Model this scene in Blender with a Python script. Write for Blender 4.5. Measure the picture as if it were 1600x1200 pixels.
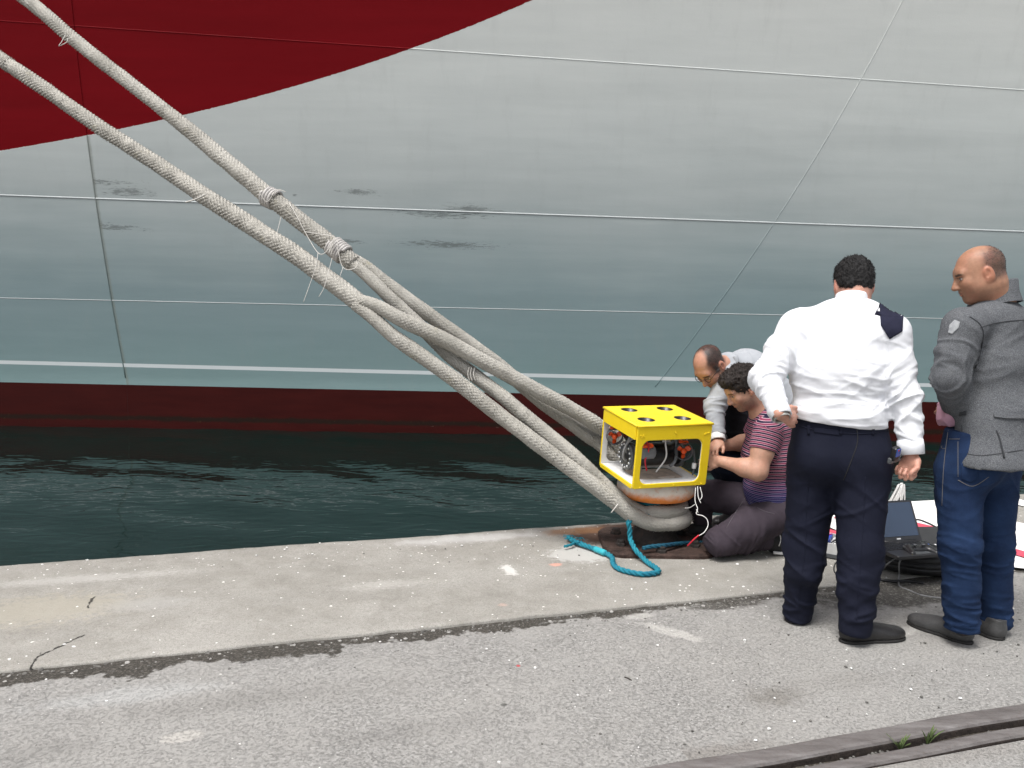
import bpy, math, random
import numpy as np
from mathutils import Matrix, Vector, Euler

random.seed(7)
rng = np.random.default_rng(11)
SC = bpy.context.scene
COL = SC.collection
for o in list(bpy.data.objects):
    bpy.data.objects.remove(o)

# ------------------------------------------------------------------ camera
CAM_H, PITCH, ROLL, FPX = 1.52, math.radians(6.0), math.radians(1.0), 1230.0
cam_data = bpy.data.cameras.new('camera')
cam = bpy.data.objects.new('camera', cam_data)
COL.objects.link(cam)
cam.location = (0, 0, CAM_H)
cam.rotation_euler = (Matrix.Rotation(math.pi / 2 - PITCH, 3, 'X') @ Matrix.Rotation(ROLL, 3, 'Z')).to_euler()
cam_data.sensor_width = 36.0
cam_data.lens = 36.0 * FPX / 1600.0
cam_data.clip_start = 0.05
cam_data.clip_end = 3000
SC.camera = cam

# ------------------------------------------------------------------ sky and sun (bright overcast)
SUN_EL, SUN_AZ = math.radians(66), math.radians(215)      # azimuth clockwise from +Y: behind the camera, a little left
world = bpy.data.worlds.new('World')
SC.world = world
world.use_nodes = True
wn = world.node_tree
wn.nodes.clear()
sky = wn.nodes.new('ShaderNodeTexSky')
sky.sky_type = 'NISHITA'
sky.sun_disc = False
sky.sun_elevation = SUN_EL
sky.sun_rotation = SUN_AZ
sky.air_density = 1.0
sky.dust_density = 4.0
hs = wn.nodes.new('ShaderNodeHueSaturation')
hs.inputs['Saturation'].default_value = 0.35
bg = wn.nodes.new('ShaderNodeBackground')
bg.inputs['Strength'].default_value = 0.12
wo = wn.nodes.new('ShaderNodeOutputWorld')
wn.links.new(sky.outputs[0], hs.inputs['Color'])
wn.links.new(hs.outputs[0], bg.inputs['Color'])
wn.links.new(bg.outputs[0], wo.inputs['Surface'])
sl = bpy.data.lights.new('sun', 'SUN')
sl.energy = 1.9
sl.angle = math.radians(20)
sl.color = (1.0, 0.98, 0.955)
sun = bpy.data.objects.new('sun', sl)
COL.objects.link(sun)
sdir = Vector((math.sin(SUN_AZ) * math.cos(SUN_EL), math.cos(SUN_AZ) * math.cos(SUN_EL), math.sin(SUN_EL)))
sun.rotation_euler = sdir.to_track_quat('Z', 'Y').to_euler()
sun.location = sdir * 40
SC.view_settings.view_transform = 'Standard'
SC.view_settings.look = 'None'
SC.view_settings.exposure = 0.80
SC.view_settings.gamma = 1.0
SC.view_settings.use_curve_mapping = False
SC.render.engine = 'CYCLES'
SC.cycles.max_bounces = 5
SC.cycles.diffuse_bounces = 3
SC.cycles.glossy_bounces = 3
SC.cycles.use_adaptive_sampling = True
SC.cycles.adaptive_threshold = 0.02
SC.cycles.use_denoising = True

# ------------------------------------------------------------------ geometry of the place
def rays(px, py):
    fwd = np.array([0, math.cos(PITCH), -math.sin(PITCH)])
    right = np.array([1.0, 0, 0])
    up = np.cross(right, fwd)
    R = math.cos(ROLL) * right + math.sin(ROLL) * up
    U = -math.sin(ROLL) * right + math.cos(ROLL) * up
    return fwd + R * (px - 800) / FPX + U * (600 - py) / FPX

EYE = np.array([0, 0, CAM_H])

def at(px, py, Y):
    d = rays(px, py)
    return EYE + d * (Y / d[1])

def ground(px, py, z=0.0):
    d = rays(px, py)
    return EYE + d * ((z - CAM_H) / d[2])

QA = math.radians(16.8)
QD = np.array([math.cos(QA), math.sin(QA), 0])            # along the quay edge
QN = np.array([-math.sin(QA), math.cos(QA), 0])           # towards the water
EDGE_N = float(ground(860, 821) @ QN)
JOINT_N = EDGE_N - 1.45
def q(s, n, z=0.0):
    p = QD * s + QN * n
    return np.array([p[0], p[1], z])
def sn(p):
    return float(p @ QD), float(p @ QN)

# ------------------------------------------------------------------ helpers: objects
def tag(o, label=None, cat=None, group=None, kind=None):
    if label: o['label'] = label
    if cat: o['category'] = cat
    if group: o['group'] = group
    if kind: o['kind'] = kind
    return o

def empty(name, loc, rot=(0, 0, 0)):
    o = bpy.data.objects.new(name, None)
    o.empty_display_size = 0.1
    o.location = [float(v) for v in loc]
    o.rotation_euler = rot
    COL.objects.link(o)
    return o

def thing(name, label, cat, loc, rot=(0, 0, 0), group=None):
    return tag(empty(name, loc, rot), label, cat, group)

def obj(name, vf, mat, parent=None, smooth=True, local=False, uv=None, fmat=None):
    """vf = (verts, faces); verts are world coordinates unless local"""
    v, f = vf
    me = bpy.data.meshes.new(name)
    me.from_pydata([tuple(map(float, p)) for p in v], [], [tuple(map(int, a)) for a in f])
    ms = mat if isinstance(mat, (list, tuple)) else [mat]
    for m in ms:
        me.materials.append(m)
    if fmat is not None:
        me.polygons.foreach_set('material_index', np.asarray(fmat, dtype=np.int32))
    if smooth:
        me.polygons.foreach_set('use_smooth', np.ones(len(me.polygons), dtype=bool))
    if uv is not None:
        ul = me.uv_layers.new(name='UVMap')
        li = np.empty(len(me.loops), dtype=np.int32)
        me.loops.foreach_get('vertex_index', li)
        ul.data.foreach_set('uv', np.asarray(uv, dtype=np.float32)[li].ravel())
    me.update()
    o = bpy.data.objects.new(name, me)
    COL.objects.link(o)
    if parent is not None:
        o.parent = parent
        if not local:
            w = Matrix.Translation(parent.location) @ parent.rotation_euler.to_matrix().to_4x4()
            if parent.parent is not None:
                w = parent_world(parent)
            o.matrix_parent_inverse = w.inverted()
    return o

def parent_world(o):
    m = Matrix.Translation(o.location) @ o.rotation_euler.to_matrix().to_4x4()
    if o.parent is not None:
        m = parent_world(o.parent) @ o.matrix_parent_inverse @ m
    return m

def vattr(o, name, vals, color=False):
    me = o.data
    vals = np.asarray(vals, dtype=np.float32)
    if color:
        a = me.color_attributes.new(name, 'FLOAT_COLOR', 'POINT')
        c = np.ones((len(me.vertices), 4), dtype=np.float32)
        c[:, :3] = vals
        a.data.foreach_set('color', c.ravel())
    else:
        a = me.attributes.new(name, 'FLOAT', 'POINT')
        a.data.foreach_set('value', vals)

def join(*parts):
    V, Fa, off = [], [], 0
    for v, f in parts:
        V += [tuple(p) for p in v]
        Fa += [tuple(i + off for i in a) for a in f]
        off += len(v)
    return V, Fa

def xf(vf, M):
    v, f = vf
    return [tuple(M @ Vector(p)) for p in v], f

def frame(o, x, y, z):
    """matrix with origin o and axes as columns"""
    m = Matrix.Identity(4)
    for i, a in enumerate((x, y, z)):
        for j in range(3):
            m[j][i] = float(a[j])
    for j in range(3):
        m[j][3] = float(o[j])
    return m

def nrm(v):
    v = np.asarray(v, float)
    return v / (np.linalg.norm(v) + 1e-12)

def box(c, s, bev=0.0):
    """box centred at c, size s, chamfered edges"""
    hx, hy, hz = s[0] / 2, s[1] / 2, s[2] / 2
    b = min(bev, hx * .9, hy * .9, hz * .9)
    if b <= 0:
        v = [(c[0] + i * hx, c[1] + j * hy, c[2] + k * hz) for i in (-1, 1) for j in (-1, 1) for k in (-1, 1)]
        f = [(0, 1, 3, 2), (4, 6, 7, 5), (0, 4, 5, 1), (2, 3, 7, 6), (0, 2, 6, 4), (1, 5, 7, 3)]
        return v, f
    return prism(rrect(-hx, hx, -hy, hy, b, 2), c[2] - hz, c[2] + hz, b, (c[0], c[1]))

def rrect(x0, x1, y0, y1, r, n=4):
    pts = []
    for cx, cy, a0 in ((x1 - r, y1 - r, 0), (x0 + r, y1 - r, 90), (x0 + r, y0 + r, 180), (x1 - r, y0 + r, 270)):
        for i in range(n + 1):
            a = math.radians(a0 + 90 * i / n)
            pts.append((cx + r * math.cos(a), cy + r * math.sin(a)))
    return pts

def prism(poly, z0, z1, bev=0.0, off=(0, 0)):
    """extrude a ccw polygon, with a small chamfer top and bottom"""
    n = len(poly)
    cx = sum(p[0] for p in poly) / n
    cy = sum(p[1] for p in poly) / n
    def inset(p, d):
        dx, dy = p[0] - cx, p[1] - cy
        L = math.hypot(dx, dy) + 1e-9
        return (p[0] - dx / L * d, p[1] - dy / L * d)
    rings = []
    if bev > 0:
        rings = [([inset(p, bev) for p in poly], z0), (poly, z0 + bev), (poly, z1 - bev), ([inset(p, bev) for p in poly], z1)]
    else:
        rings = [(poly, z0), (poly, z1)]
    V, Fa = [], []
    for ring, z in rings:
        V += [(p[0] + off[0], p[1] + off[1], z) for p in ring]
    for k in range(len(rings) - 1):
        for i in range(n):
            j = (i + 1) % n
            Fa.append((k * n + i, k * n + j, (k + 1) * n + j, (k + 1) * n + i))
    Fa.append(tuple(range(n - 1, -1, -1)))
    Fa.append(tuple((len(rings) - 1) * n + i for i in range(n)))
    return V, Fa

def spline(pts, step=0.02):
    """Catmull-Rom through points (any dimension), resampled about every step"""
    P = np.asarray(pts, float)
    P = np.vstack([2 * P[0] - P[1], P, 2 * P[-1] - P[-2]])
    out = []
    for i in range(1, len(P) - 2):
        a, b, c, d = P[i - 1], P[i], P[i + 1], P[i + 2]
        n = max(2, int(np.linalg.norm((c - b)[:3]) / step))
        t = np.linspace(0, 1, n, endpoint=False)[:, None]
        out.append(0.5 * ((2 * b) + (-a + c) * t + (2 * a - 5 * b + 4 * c - d) * t ** 2 + (-a + 3 * b - 3 * c + d) * t ** 3))
    out.append(P[-2][None])
    return np.vstack(out)

def frames(P):
    """parallel-transport frames along a polyline"""
    P = np.asarray(P, float)
    T = np.gradient(P, axis=0)
    T /= np.linalg.norm(T, axis=1)[:, None] + 1e-12
    N = np.zeros_like(P)
    ref = np.array([0, 0, 1.0]) if abs(T[0, 2]) < .9 else np.array([1.0, 0, 0])
    n = nrm(np.cross(T[0], ref))
    for i in range(len(P)):
        n = n - T[i] * (n @ T[i])
        n = nrm(n)
        N[i] = n
    B = np.cross(T, N)
    return T, N, B

def tube(P, r, n=8, caps=True):
    P = np.asarray(P, float)
    T, N, B = frames(P)
    r = np.broadcast_to(np.asarray(r, float), (len(P),))
    a = np.linspace(0, 2 * math.pi, n, endpoint=False)
    V = P[:, None, :] + r[:, None, None] * (np.cos(a)[None, :, None] * N[:, None, :] + np.sin(a)[None, :, None] * B[:, None, :])
    m = len(P)
    Fa = []
    for i in range(m - 1):
        for j in range(n):
            k = (j + 1) % n
            Fa.append((i * n + j, i * n + k, (i + 1) * n + k, (i + 1) * n + j))
    V = V.reshape(-1, 3).tolist()
    if caps:
        Fa.append(tuple(range(n - 1, -1, -1)))
        Fa.append(tuple((m - 1) * n + j for j in range(n)))
    return V, Fa

def lathe(prof, n=32, c=(0, 0, 0), close=True):
    """prof = [(r, z)...] bottom to top"""
    V, Fa = [], []
    for r, z in prof:
        for j in range(n):
            a = 2 * math.pi * j / n
            V.append((c[0] + r * math.cos(a), c[1] + r * math.sin(a), c[2] + z))
    for i in range(len(prof) - 1):
        for j in range(n):
            k = (j + 1) % n
            Fa.append((i * n + j, i * n + k, (i + 1) * n + k, (i + 1) * n + j))
    if close:
        Fa.append(tuple(range(n - 1, -1, -1)))
        Fa.append(tuple((len(prof) - 1) * n + j for j in range(n)))
    return V, Fa

# ------------------------------------------------------------------ helpers: noise, signed distance bodies
def hash3(i, j, k, s):
    h = (i * 374761393 + j * 668265263 + k * 2147483647 + s * 1274126177) & 0xFFFFFFFF
    h = ((h ^ (h >> 13)) * 1274126177) & 0xFFFFFFFF
    return ((h ^ (h >> 16)) & 0xFFFF) / 65535.0

def vnoise(p, s=0):
    p = np.asarray(p, float)
    i = np.floor(p).astype(np.int64)
    f = p - i
    f = f * f * (3 - 2 * f)
    r = 0
    for a in (0, 1):
        wa = f[:, 0] if a else 1 - f[:, 0]
        for b in (0, 1):
            wb = f[:, 1] if b else 1 - f[:, 1]
            for c in (0, 1):
                wc = f[:, 2] if c else 1 - f[:, 2]
                r = r + wa * wb * wc * hash3(i[:, 0] + a, i[:, 1] + b, i[:, 2] + c, s)
    return r

class SDF:
    """smooth union of round cones and ellipsoids, meshed by surface nets"""
    def __init__(self):
        self.ops = []
    def cone(self, a, b, ra, rb, k=0.02, flat=None, op='add'):
        a, b = np.asarray(a, float), np.asarray(b, float)
        R = max(ra, rb) * (max(1.0, flat[1]) if flat else 1.0)
        lo, hi = np.minimum(a, b) - R, np.maximum(a, b) + R
        def f(p):
            pp = p
            if flat is not None:
                ax = nrm(flat[0])
                pp = p + (((p - a) @ ax) * (1 / flat[1] - 1))[..., None] * ax
            ba = b - a
            if flat is not None:
                ba = ba + (ba @ ax) * (1 / flat[1] - 1) * ax
            l2 = ba @ ba + 1e-12
            t = np.clip(((pp - a) @ ba) / l2, 0, 1)
            d = np.linalg.norm(pp - a - t[..., None] * ba, axis=-1)
            return d - (ra + (rb - ra) * t)
        self.ops.append((op, f, lo, hi, k))
        return self
    def chain(self, pts, rs, k=0.02, flat=None):
        for i in range(len(pts) - 1):
            self.cone(pts[i], pts[i + 1], rs[i], rs[i + 1], k, flat)
        return self
    def group(self, sub, k=0.03, planes=()):
        """add another SDF's shapes as one body, trimmed by its own planes first"""
        lo = np.min([o[2] for o in sub.ops], axis=0)
        hi = np.max([o[3] for o in sub.ops], axis=0)
        def f(p):
            D = None
            for op, g, l, h, kk in sub.ops:
                d = g(p)
                if D is None:
                    D = d
                else:
                    hh = np.maximum(kk - np.abs(D - d), 0) / kk
                    D = np.minimum(D, d) - hh * hh * kk * .25
            for pt, n in planes:
                D = np.maximum(D, (p - np.asarray(pt)) @ nrm(n))
            return D
        self.ops.append(('add', f, lo, hi, k))
        return self
    def ell(self, c, r, M=None, k=0.02, op='add'):
        """ellipsoid; M = 3x3 with local axes as columns"""
        c = np.asarray(c, float)
        r = np.asarray(r, float)
        M = np.eye(3) if M is None else np.asarray(M, float)
        R = float(r.max())
        def f(p):
            w = (p - c) @ M
            k0 = np.linalg.norm(w / r, axis=-1)
            k1 = np.linalg.norm(w / (r * r), axis=-1) + 1e-9
            return k0 * (k0 - 1.0) / k1
        self.ops.append((op, f, c - R, c + R, k))
        return self
    def cut(self, pt, n, lo=None, hi=None, k=0.002):
        """remove the side the normal points to"""
        pt, n = np.asarray(pt, float), nrm(n)
        self.ops.append(('cut', lambda p: (p - pt) @ n, lo, hi, k))
        return self
    def mesh(self, res=0.006):
        adds = [o for o in self.ops if o[0] == 'add']
        lo = np.min([o[2] for o in adds], axis=0) - 4 * res
        hi = np.max([o[3] for o in adds], axis=0) + 4 * res
        n = np.ceil((hi - lo) / res).astype(int) + 1
        D = np.full(n, 0.5, dtype=np.float32)
        ax = [lo[i] + res * np.arange(n[i]) for i in range(3)]
        for op, f, l, h, k in self.ops:
            if l is None:
                i0, i1 = np.zeros(3, int), n
            else:
                m = k + 3 * res
                i0 = np.clip(np.floor((l - m - lo) / res).astype(int), 0, n - 1)
                i1 = np.clip(np.ceil((h + m - lo) / res).astype(int) + 1, 1, n)
            if np.any(i1 <= i0):
                continue
            sl_ = tuple(slice(a, b) for a, b in zip(i0, i1))
            g = np.stack(np.meshgrid(*[ax[i][i0[i]:i1[i]] for i in range(3)], indexing='ij'), -1)
            d = f(g).astype(np.float32)
            old = D[sl_]
            if op == 'add':
                hh = np.maximum(k - np.abs(old - d), 0) / k
                D[sl_] = np.minimum(old, d) - hh * hh * k * .25
            elif op == 'sub':
                d = -d
                hh = np.maximum(k - np.abs(old - d), 0) / k
                D[sl_] = np.maximum(old, d) + hh * hh * k * .25
            else:
                D[sl_] = np.maximum(old, d)
        return surface_nets(D, lo, res)

def surface_nets(D, lo, res):
    S = D < 0
    c = S[:-1, :-1, :-1].astype(np.int8)
    cnt = np.zeros(c.shape, np.int8)
    for i in (0, 1):
        for j in (0, 1):
            for k in (0, 1):
                cnt += S[i:S.shape[0] - 1 + i, j:S.shape[1] - 1 + j, k:S.shape[2] - 1 + k]
    act = np.argwhere((cnt > 0) & (cnt < 8))
    idx = np.full(c.shape, -1, np.int32)
    idx[act[:, 0], act[:, 1], act[:, 2]] = np.arange(len(act))
    acc = np.zeros((len(act), 3))
    num = np.zeros(len(act))
    corners = [(i, j, k) for i in (0, 1) for j in (0, 1) for k in (0, 1)]
    vals = {q_: D[act[:, 0] + q_[0], act[:, 1] + q_[1], act[:, 2] + q_[2]].astype(float) for q_ in corners}
    for a in corners:
        for d in range(3):
            if a[d] == 0:
                b = tuple(a[m] + (1 if m == d else 0) for m in range(3))
                va, vb = vals[a], vals[b]
                m = (va < 0) != (vb < 0)
                t = np.where(m, va / (va - vb + 1e-12), 0)
                for e in range(3):
                    acc[:, e] += np.where(m, a[e] + (t if e == d else 0), 0)
                num += m
    V = lo + res * (act + acc / np.maximum(num, 1)[:, None])
    Fs = []
    for d in range(3):
        u, v = (d + 1) % 3, (d + 2) % 3
        sl0 = [slice(None)] * 3
        sl1 = [slice(None)] * 3
        sl0[d] = slice(0, -1)
        sl1[d] = slice(1, None)
        A, B = S[tuple(sl0)], S[tuple(sl1)]
        e = np.argwhere(A != B)
        ok = (e[:, u] > 0) & (e[:, v] > 0) & (e[:, u] < D.shape[u] - 1) & (e[:, v] < D.shape[v] - 1)
        e = e[ok]
        flip = ~S[e[:, 0], e[:, 1], e[:, 2]]
        def cell(du, dv):
            w = e.copy()
            w[:, u] -= du
            w[:, v] -= dv
            return idx[w[:, 0], w[:, 1], w[:, 2]]
        quad = np.stack([cell(1, 1), cell(0, 1), cell(0, 0), cell(1, 0)], 1)
        quad[flip] = quad[flip][:, ::-1]
        Fs.append(quad)
    Fa = np.vstack(Fs)
    Fa = Fa[(Fa >= 0).all(1)]
    return V, Fa

def vnormals(V, Fa):
    V, Fa = np.asarray(V), np.asarray(Fa)
    n = np.cross(V[Fa[:, 2]] - V[Fa[:, 0]], V[Fa[:, 3]] - V[Fa[:, 1]])
    N = np.zeros_like(V)
    for k in range(4):
        np.add.at(N, Fa[:, k], n)
    return N / (np.linalg.norm(N, axis=1)[:, None] + 1e-12)

def relax(V, Fa, it=3, lam=0.5):
    V, Fa = np.asarray(V, float).copy(), np.asarray(Fa)
    E2 = np.vstack([Fa[:, [0, 1]], Fa[:, [1, 2]], Fa[:, [2, 3]], Fa[:, [3, 0]]])
    deg = np.zeros(len(V))
    np.add.at(deg, E2[:, 0], 1)
    np.add.at(deg, E2[:, 1], 1)
    for _ in range(it):
        S = np.zeros_like(V)
        np.add.at(S, E2[:, 0], V[E2[:, 1]])
        np.add.at(S, E2[:, 1], V[E2[:, 0]])
        V += lam * (S / np.maximum(deg, 1)[:, None] - V)
    return V, Fa

def folds(V, Fa, specs):
    """cloth folds: specs = (centre, radius, axis across the folds, wavelength, amplitude, seed[, stretch])"""
    V = np.asarray(V, float).copy()
    N = vnormals(V, Fa)
    disp = np.zeros(len(V))
    for sp in specs:
        c, R, ax, wl, amp, seed = sp[:6]
        st = sp[6] if len(sp) > 6 else 4.0
        w = np.exp(-((np.linalg.norm(V - np.asarray(c), axis=1) / R) ** 2) * 1.5) if R else np.ones(len(V))
        ax = nrm(ax)
        al = V @ ax
        P = V / (wl * st) + np.outer(al, ax) * (1 / wl - 1 / (wl * st))
        n = vnoise(P, seed) * .75 + vnoise(P * 1.9 + 3.1, seed + 5) * .25
        rdg = np.clip(1 - np.abs(n - .5) / .20, 0, 1) ** 1.7
        disp += w * amp * 1.9 * (rdg - .38)
    return V + N * disp[:, None], Fa

# ------------------------------------------------------------------ helpers: materials
class NT:
    def __init__(self, name):
        self.m = bpy.data.materials.new(name)
        self.m.use_nodes = True
        self.t = self.m.node_tree
        self.b = self.t.nodes['Principled BSDF']
        self.out = self.t.nodes['Material Output']
        self._co = None
    def n(self, typ, **kw):
        nd = self.t.nodes.new('ShaderNode' + typ)
        for k, v in kw.items():
            setattr(nd, k, v)
        return nd
    def link(self, a, b):
        self.t.links.new(a, b)
    def co(self):
        if self._co is None:
            self._co = self.n('TexCoord').outputs['Object']
        return self._co
    def put(self, sock, v):
        if hasattr(v, 'is_linked') or isinstance(v, bpy.types.NodeSocket):
            self.link(v, sock)
        elif isinstance(v, (tuple, list)) and len(v) == 3 and sock.type == 'RGBA':
            sock.default_value = (*v, 1)
        else:
            sock.default_value = v
    def mapc(self, co=None, scale=(1, 1, 1), rot=(0, 0, 0), loc=(0, 0, 0)):
        mp = self.n('Mapping')
        self.link(co or self.co(), mp.inputs[0])
        mp.inputs['Scale'].default_value = scale
        mp.inputs['Rotation'].default_value = rot
        mp.inputs['Location'].default_value = loc
        return mp.outputs[0]
    def noise(self, scale=5, detail=3, rough=.5, co=None, dist=0):
        key = (scale, detail, rough, dist)
        if co is None:
            self._nc = getattr(self, '_nc', {})
            if key not in self._nc:
                self._nc[key] = self._noise(scale, detail, rough, self.co(), dist)
            return self._nc[key]
        return self._noise(scale, detail, rough, co, dist)
    def _noise(self, scale, detail, rough, co, dist):
        nd = self.n('TexNoise')
        self.link(co or self.co(), nd.inputs['Vector'])
        nd.inputs['Scale'].default_value = scale
        nd.inputs['Detail'].default_value = detail
        nd.inputs['Roughness'].default_value = rough
        nd.inputs['Distortion'].default_value = dist
        return nd.outputs['Fac']
    def voro(self, scale=5, co=None, feature='F1', out='Distance', rnd=1.0):
        nd = self.n('TexVoronoi', feature=feature)
        self.link(co or self.co(), nd.inputs['Vector'])
        nd.inputs['Scale'].default_value = scale
        nd.inputs['Randomness'].default_value = rnd
        return nd.outputs[out]
    def ramp(self, fac, stops, interp='LINEAR'):
        nd = self.n('ValToRGB')
        nd.color_ramp.interpolation = interp
        e = nd.color_ramp.elements
        while len(e) < len(stops):
            e.new(0.5)
        for i, (p, c) in enumerate(stops):
            e[i].position = p
            if isinstance(c, (int, float)):
                c = (c, c, c)
            e[i].color = (*c, 1)
        self.put(nd.inputs[0], fac)
        return nd.outputs[0]
    def math(self, op, a, b=0.0, c=0.0, clamp=False):
        nd = self.n('Math', operation=op, use_clamp=clamp)
        self.put(nd.inputs[0], a)
        self.put(nd.inputs[1], b)
        self.put(nd.inputs[2], c)
        return nd.outputs[0]
    def mix(self, fac, a, b, mode='MIX'):
        nd = self.n('Mix', data_type='RGBA', blend_type=mode)
        self.put(nd.inputs[0], fac)
        self.put(nd.inputs[6], a)
        self.put(nd.inputs[7], b)
        return nd.outputs[2]
    def smooth(self, x, a, b):
        nd = self.n('MapRange', interpolation_type='SMOOTHSTEP')
        self.put(nd.inputs[0], x)
        nd.inputs[1].default_value = a
        nd.inputs[2].default_value = b
        return nd.outputs[0]
    def sep(self, co=None):
        nd = self.n('SeparateXYZ')
        self.link(co or self.co(), nd.inputs[0])
        return nd.outputs
    def attr(self, name, out='Fac'):
        nd = self.n('Attribute', attribute_name=name)
        return nd.outputs[out]
    def bump(self, h, dist=.01, strength=1.0, prev=None):
        nd = self.n('Bump')
        nd.inputs['Distance'].default_value = dist
        nd.inputs['Strength'].default_value = strength
        self.link(h, nd.inputs['Height'])
        if prev is not None:
            self.link(prev, nd.inputs['Normal'])
        return nd.outputs[0]
    def fin(self, color=None, rough=.6, metal=0.0, normal=None, spec=.5, **kw):
        if color is not None:
            self.put(self.b.inputs['Base Color'], color)
        self.put(self.b.inputs['Roughness'], rough)
        self.put(self.b.inputs['Metallic'], metal)
        self.put(self.b.inputs['Specular IOR Level'], spec)
        if normal is not None:
            self.link(normal, self.b.inputs['Normal'])
        for k, v in kw.items():
            self.put(self.b.inputs[k], v)
        return self.m
    def ellipse(self, c, r, yaw=0.0, soft=.3):
        """1 inside an ellipse in object xy(z): c, r are 3-vectors"""
        mp = self.n('Mapping', vector_type='TEXTURE')
        self.link(self.co(), mp.inputs[0])
        mp.inputs['Location'].default_value = [float(v) for v in c]
        mp.inputs['Rotation'].default_value = (0, 0, yaw) if not isinstance(yaw, tuple) else yaw
        mp.inputs['Scale'].default_value = [float(v) for v in r]
        ln = self.n('VectorMath', operation='LENGTH')
        self.link(mp.outputs[0], ln.inputs[0])
        return ln.outputs['Value']

def simple(name, col, rough=.6, var=.15, vs=12, bump=.0, bs=120, metal=0.0, spec=.5, **kw):
    t = NT(name)
    f = t.noise(vs, 4, .6)
    c = t.ramp(f, [(.25, tuple(x * (1 - var) for x in col)), (.75, tuple(min(1, x * (1 + var)) for x in col))])
    nm = t.bump(t.noise(bs, 3, .6), bump) if bump else None
    return t.fin(c, rough, metal, nm, spec, **kw)

# ================================================================== THE SETTING
def grid(S, N_, fz, order='q'):
    V, Fa = [], []
    for s in S:
        for n in N_:
            V.append(fz(s, n))
    m = len(N_)
    for i in range(len(S) - 1):
        for j in range(m - 1):
            Fa.append((i * m + j, (i + 1) * m + j, (i + 1) * m + j + 1, i * m + j + 1))
    return V, Fa

def seg_distance(t, co, pts):
    """distance to a polyline in the ground plane"""
    res = None
    for a, b in zip(pts[:-1], pts[1:]):
        a = np.array([a[0], a[1], 0.0]); b = np.array([b[0], b[1], 0.0])
        ba = b - a
        s1 = t.n('VectorMath', operation='SUBTRACT'); t.link(co, s1.inputs[0]); s1.inputs[1].default_value = a
        d1 = t.n('VectorMath', operation='DOT_PRODUCT'); t.link(s1.outputs[0], d1.inputs[0]); d1.inputs[1].default_value = ba / (ba @ ba)
        h = t.math('MAXIMUM', t.math('MINIMUM', d1.outputs['Value'], 1.0), 0.0)
        sc = t.n('VectorMath', operation='SCALE'); sc.inputs[0].default_value = ba; t.link(h, sc.inputs['Scale'])
        s2 = t.n('VectorMath', operation='SUBTRACT'); t.link(s1.outputs[0], s2.inputs[0]); t.link(sc.outputs[0], s2.inputs[1])
        ln = t.n('VectorMath', operation='LENGTH'); t.link(s2.outputs[0], ln.inputs[0])
        res = ln.outputs['Value'] if res is None else t.math('MINIMUM', res, ln.outputs['Value'])
    return res

def flat_co(t, dist=.0, ns=30):
    """object coordinates with z removed, wobbled by noise"""
    s = t.sep()
    c = t.n('CombineXYZ')
    if dist:
        w = t.noise(ns, 3, .6)
        t.link(t.math('MULTIPLY_ADD', w, dist * 2, t.math('SUBTRACT', s[0], dist)), c.inputs[0])
        w2 = t.noise(ns * 1.13, 3, .6, co=t.mapc(loc=(5, 3, 1)))
        t.link(t.math('MULTIPLY_ADD', w2, dist * 2, t.math('SUBTRACT', s[1], dist)), c.inputs[1])
    else:
        t.link(s[0], c.inputs[0]); t.link(s[1], c.inputs[1])
    return c.outputs[0]

def quay_coord(t):
    mp = t.mapc(rot=(0, 0, -QA))
    return t.sep(mp)

RAIL_HI = sn(ground(1590, 1100))[1]
RAIL_MID = sn(ground(1590, 1123))[1]
RAIL2_HI = sn(ground(1590, 1136))[1]
RAIL2_LO = sn(ground(1590, 1152))[1]

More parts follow.
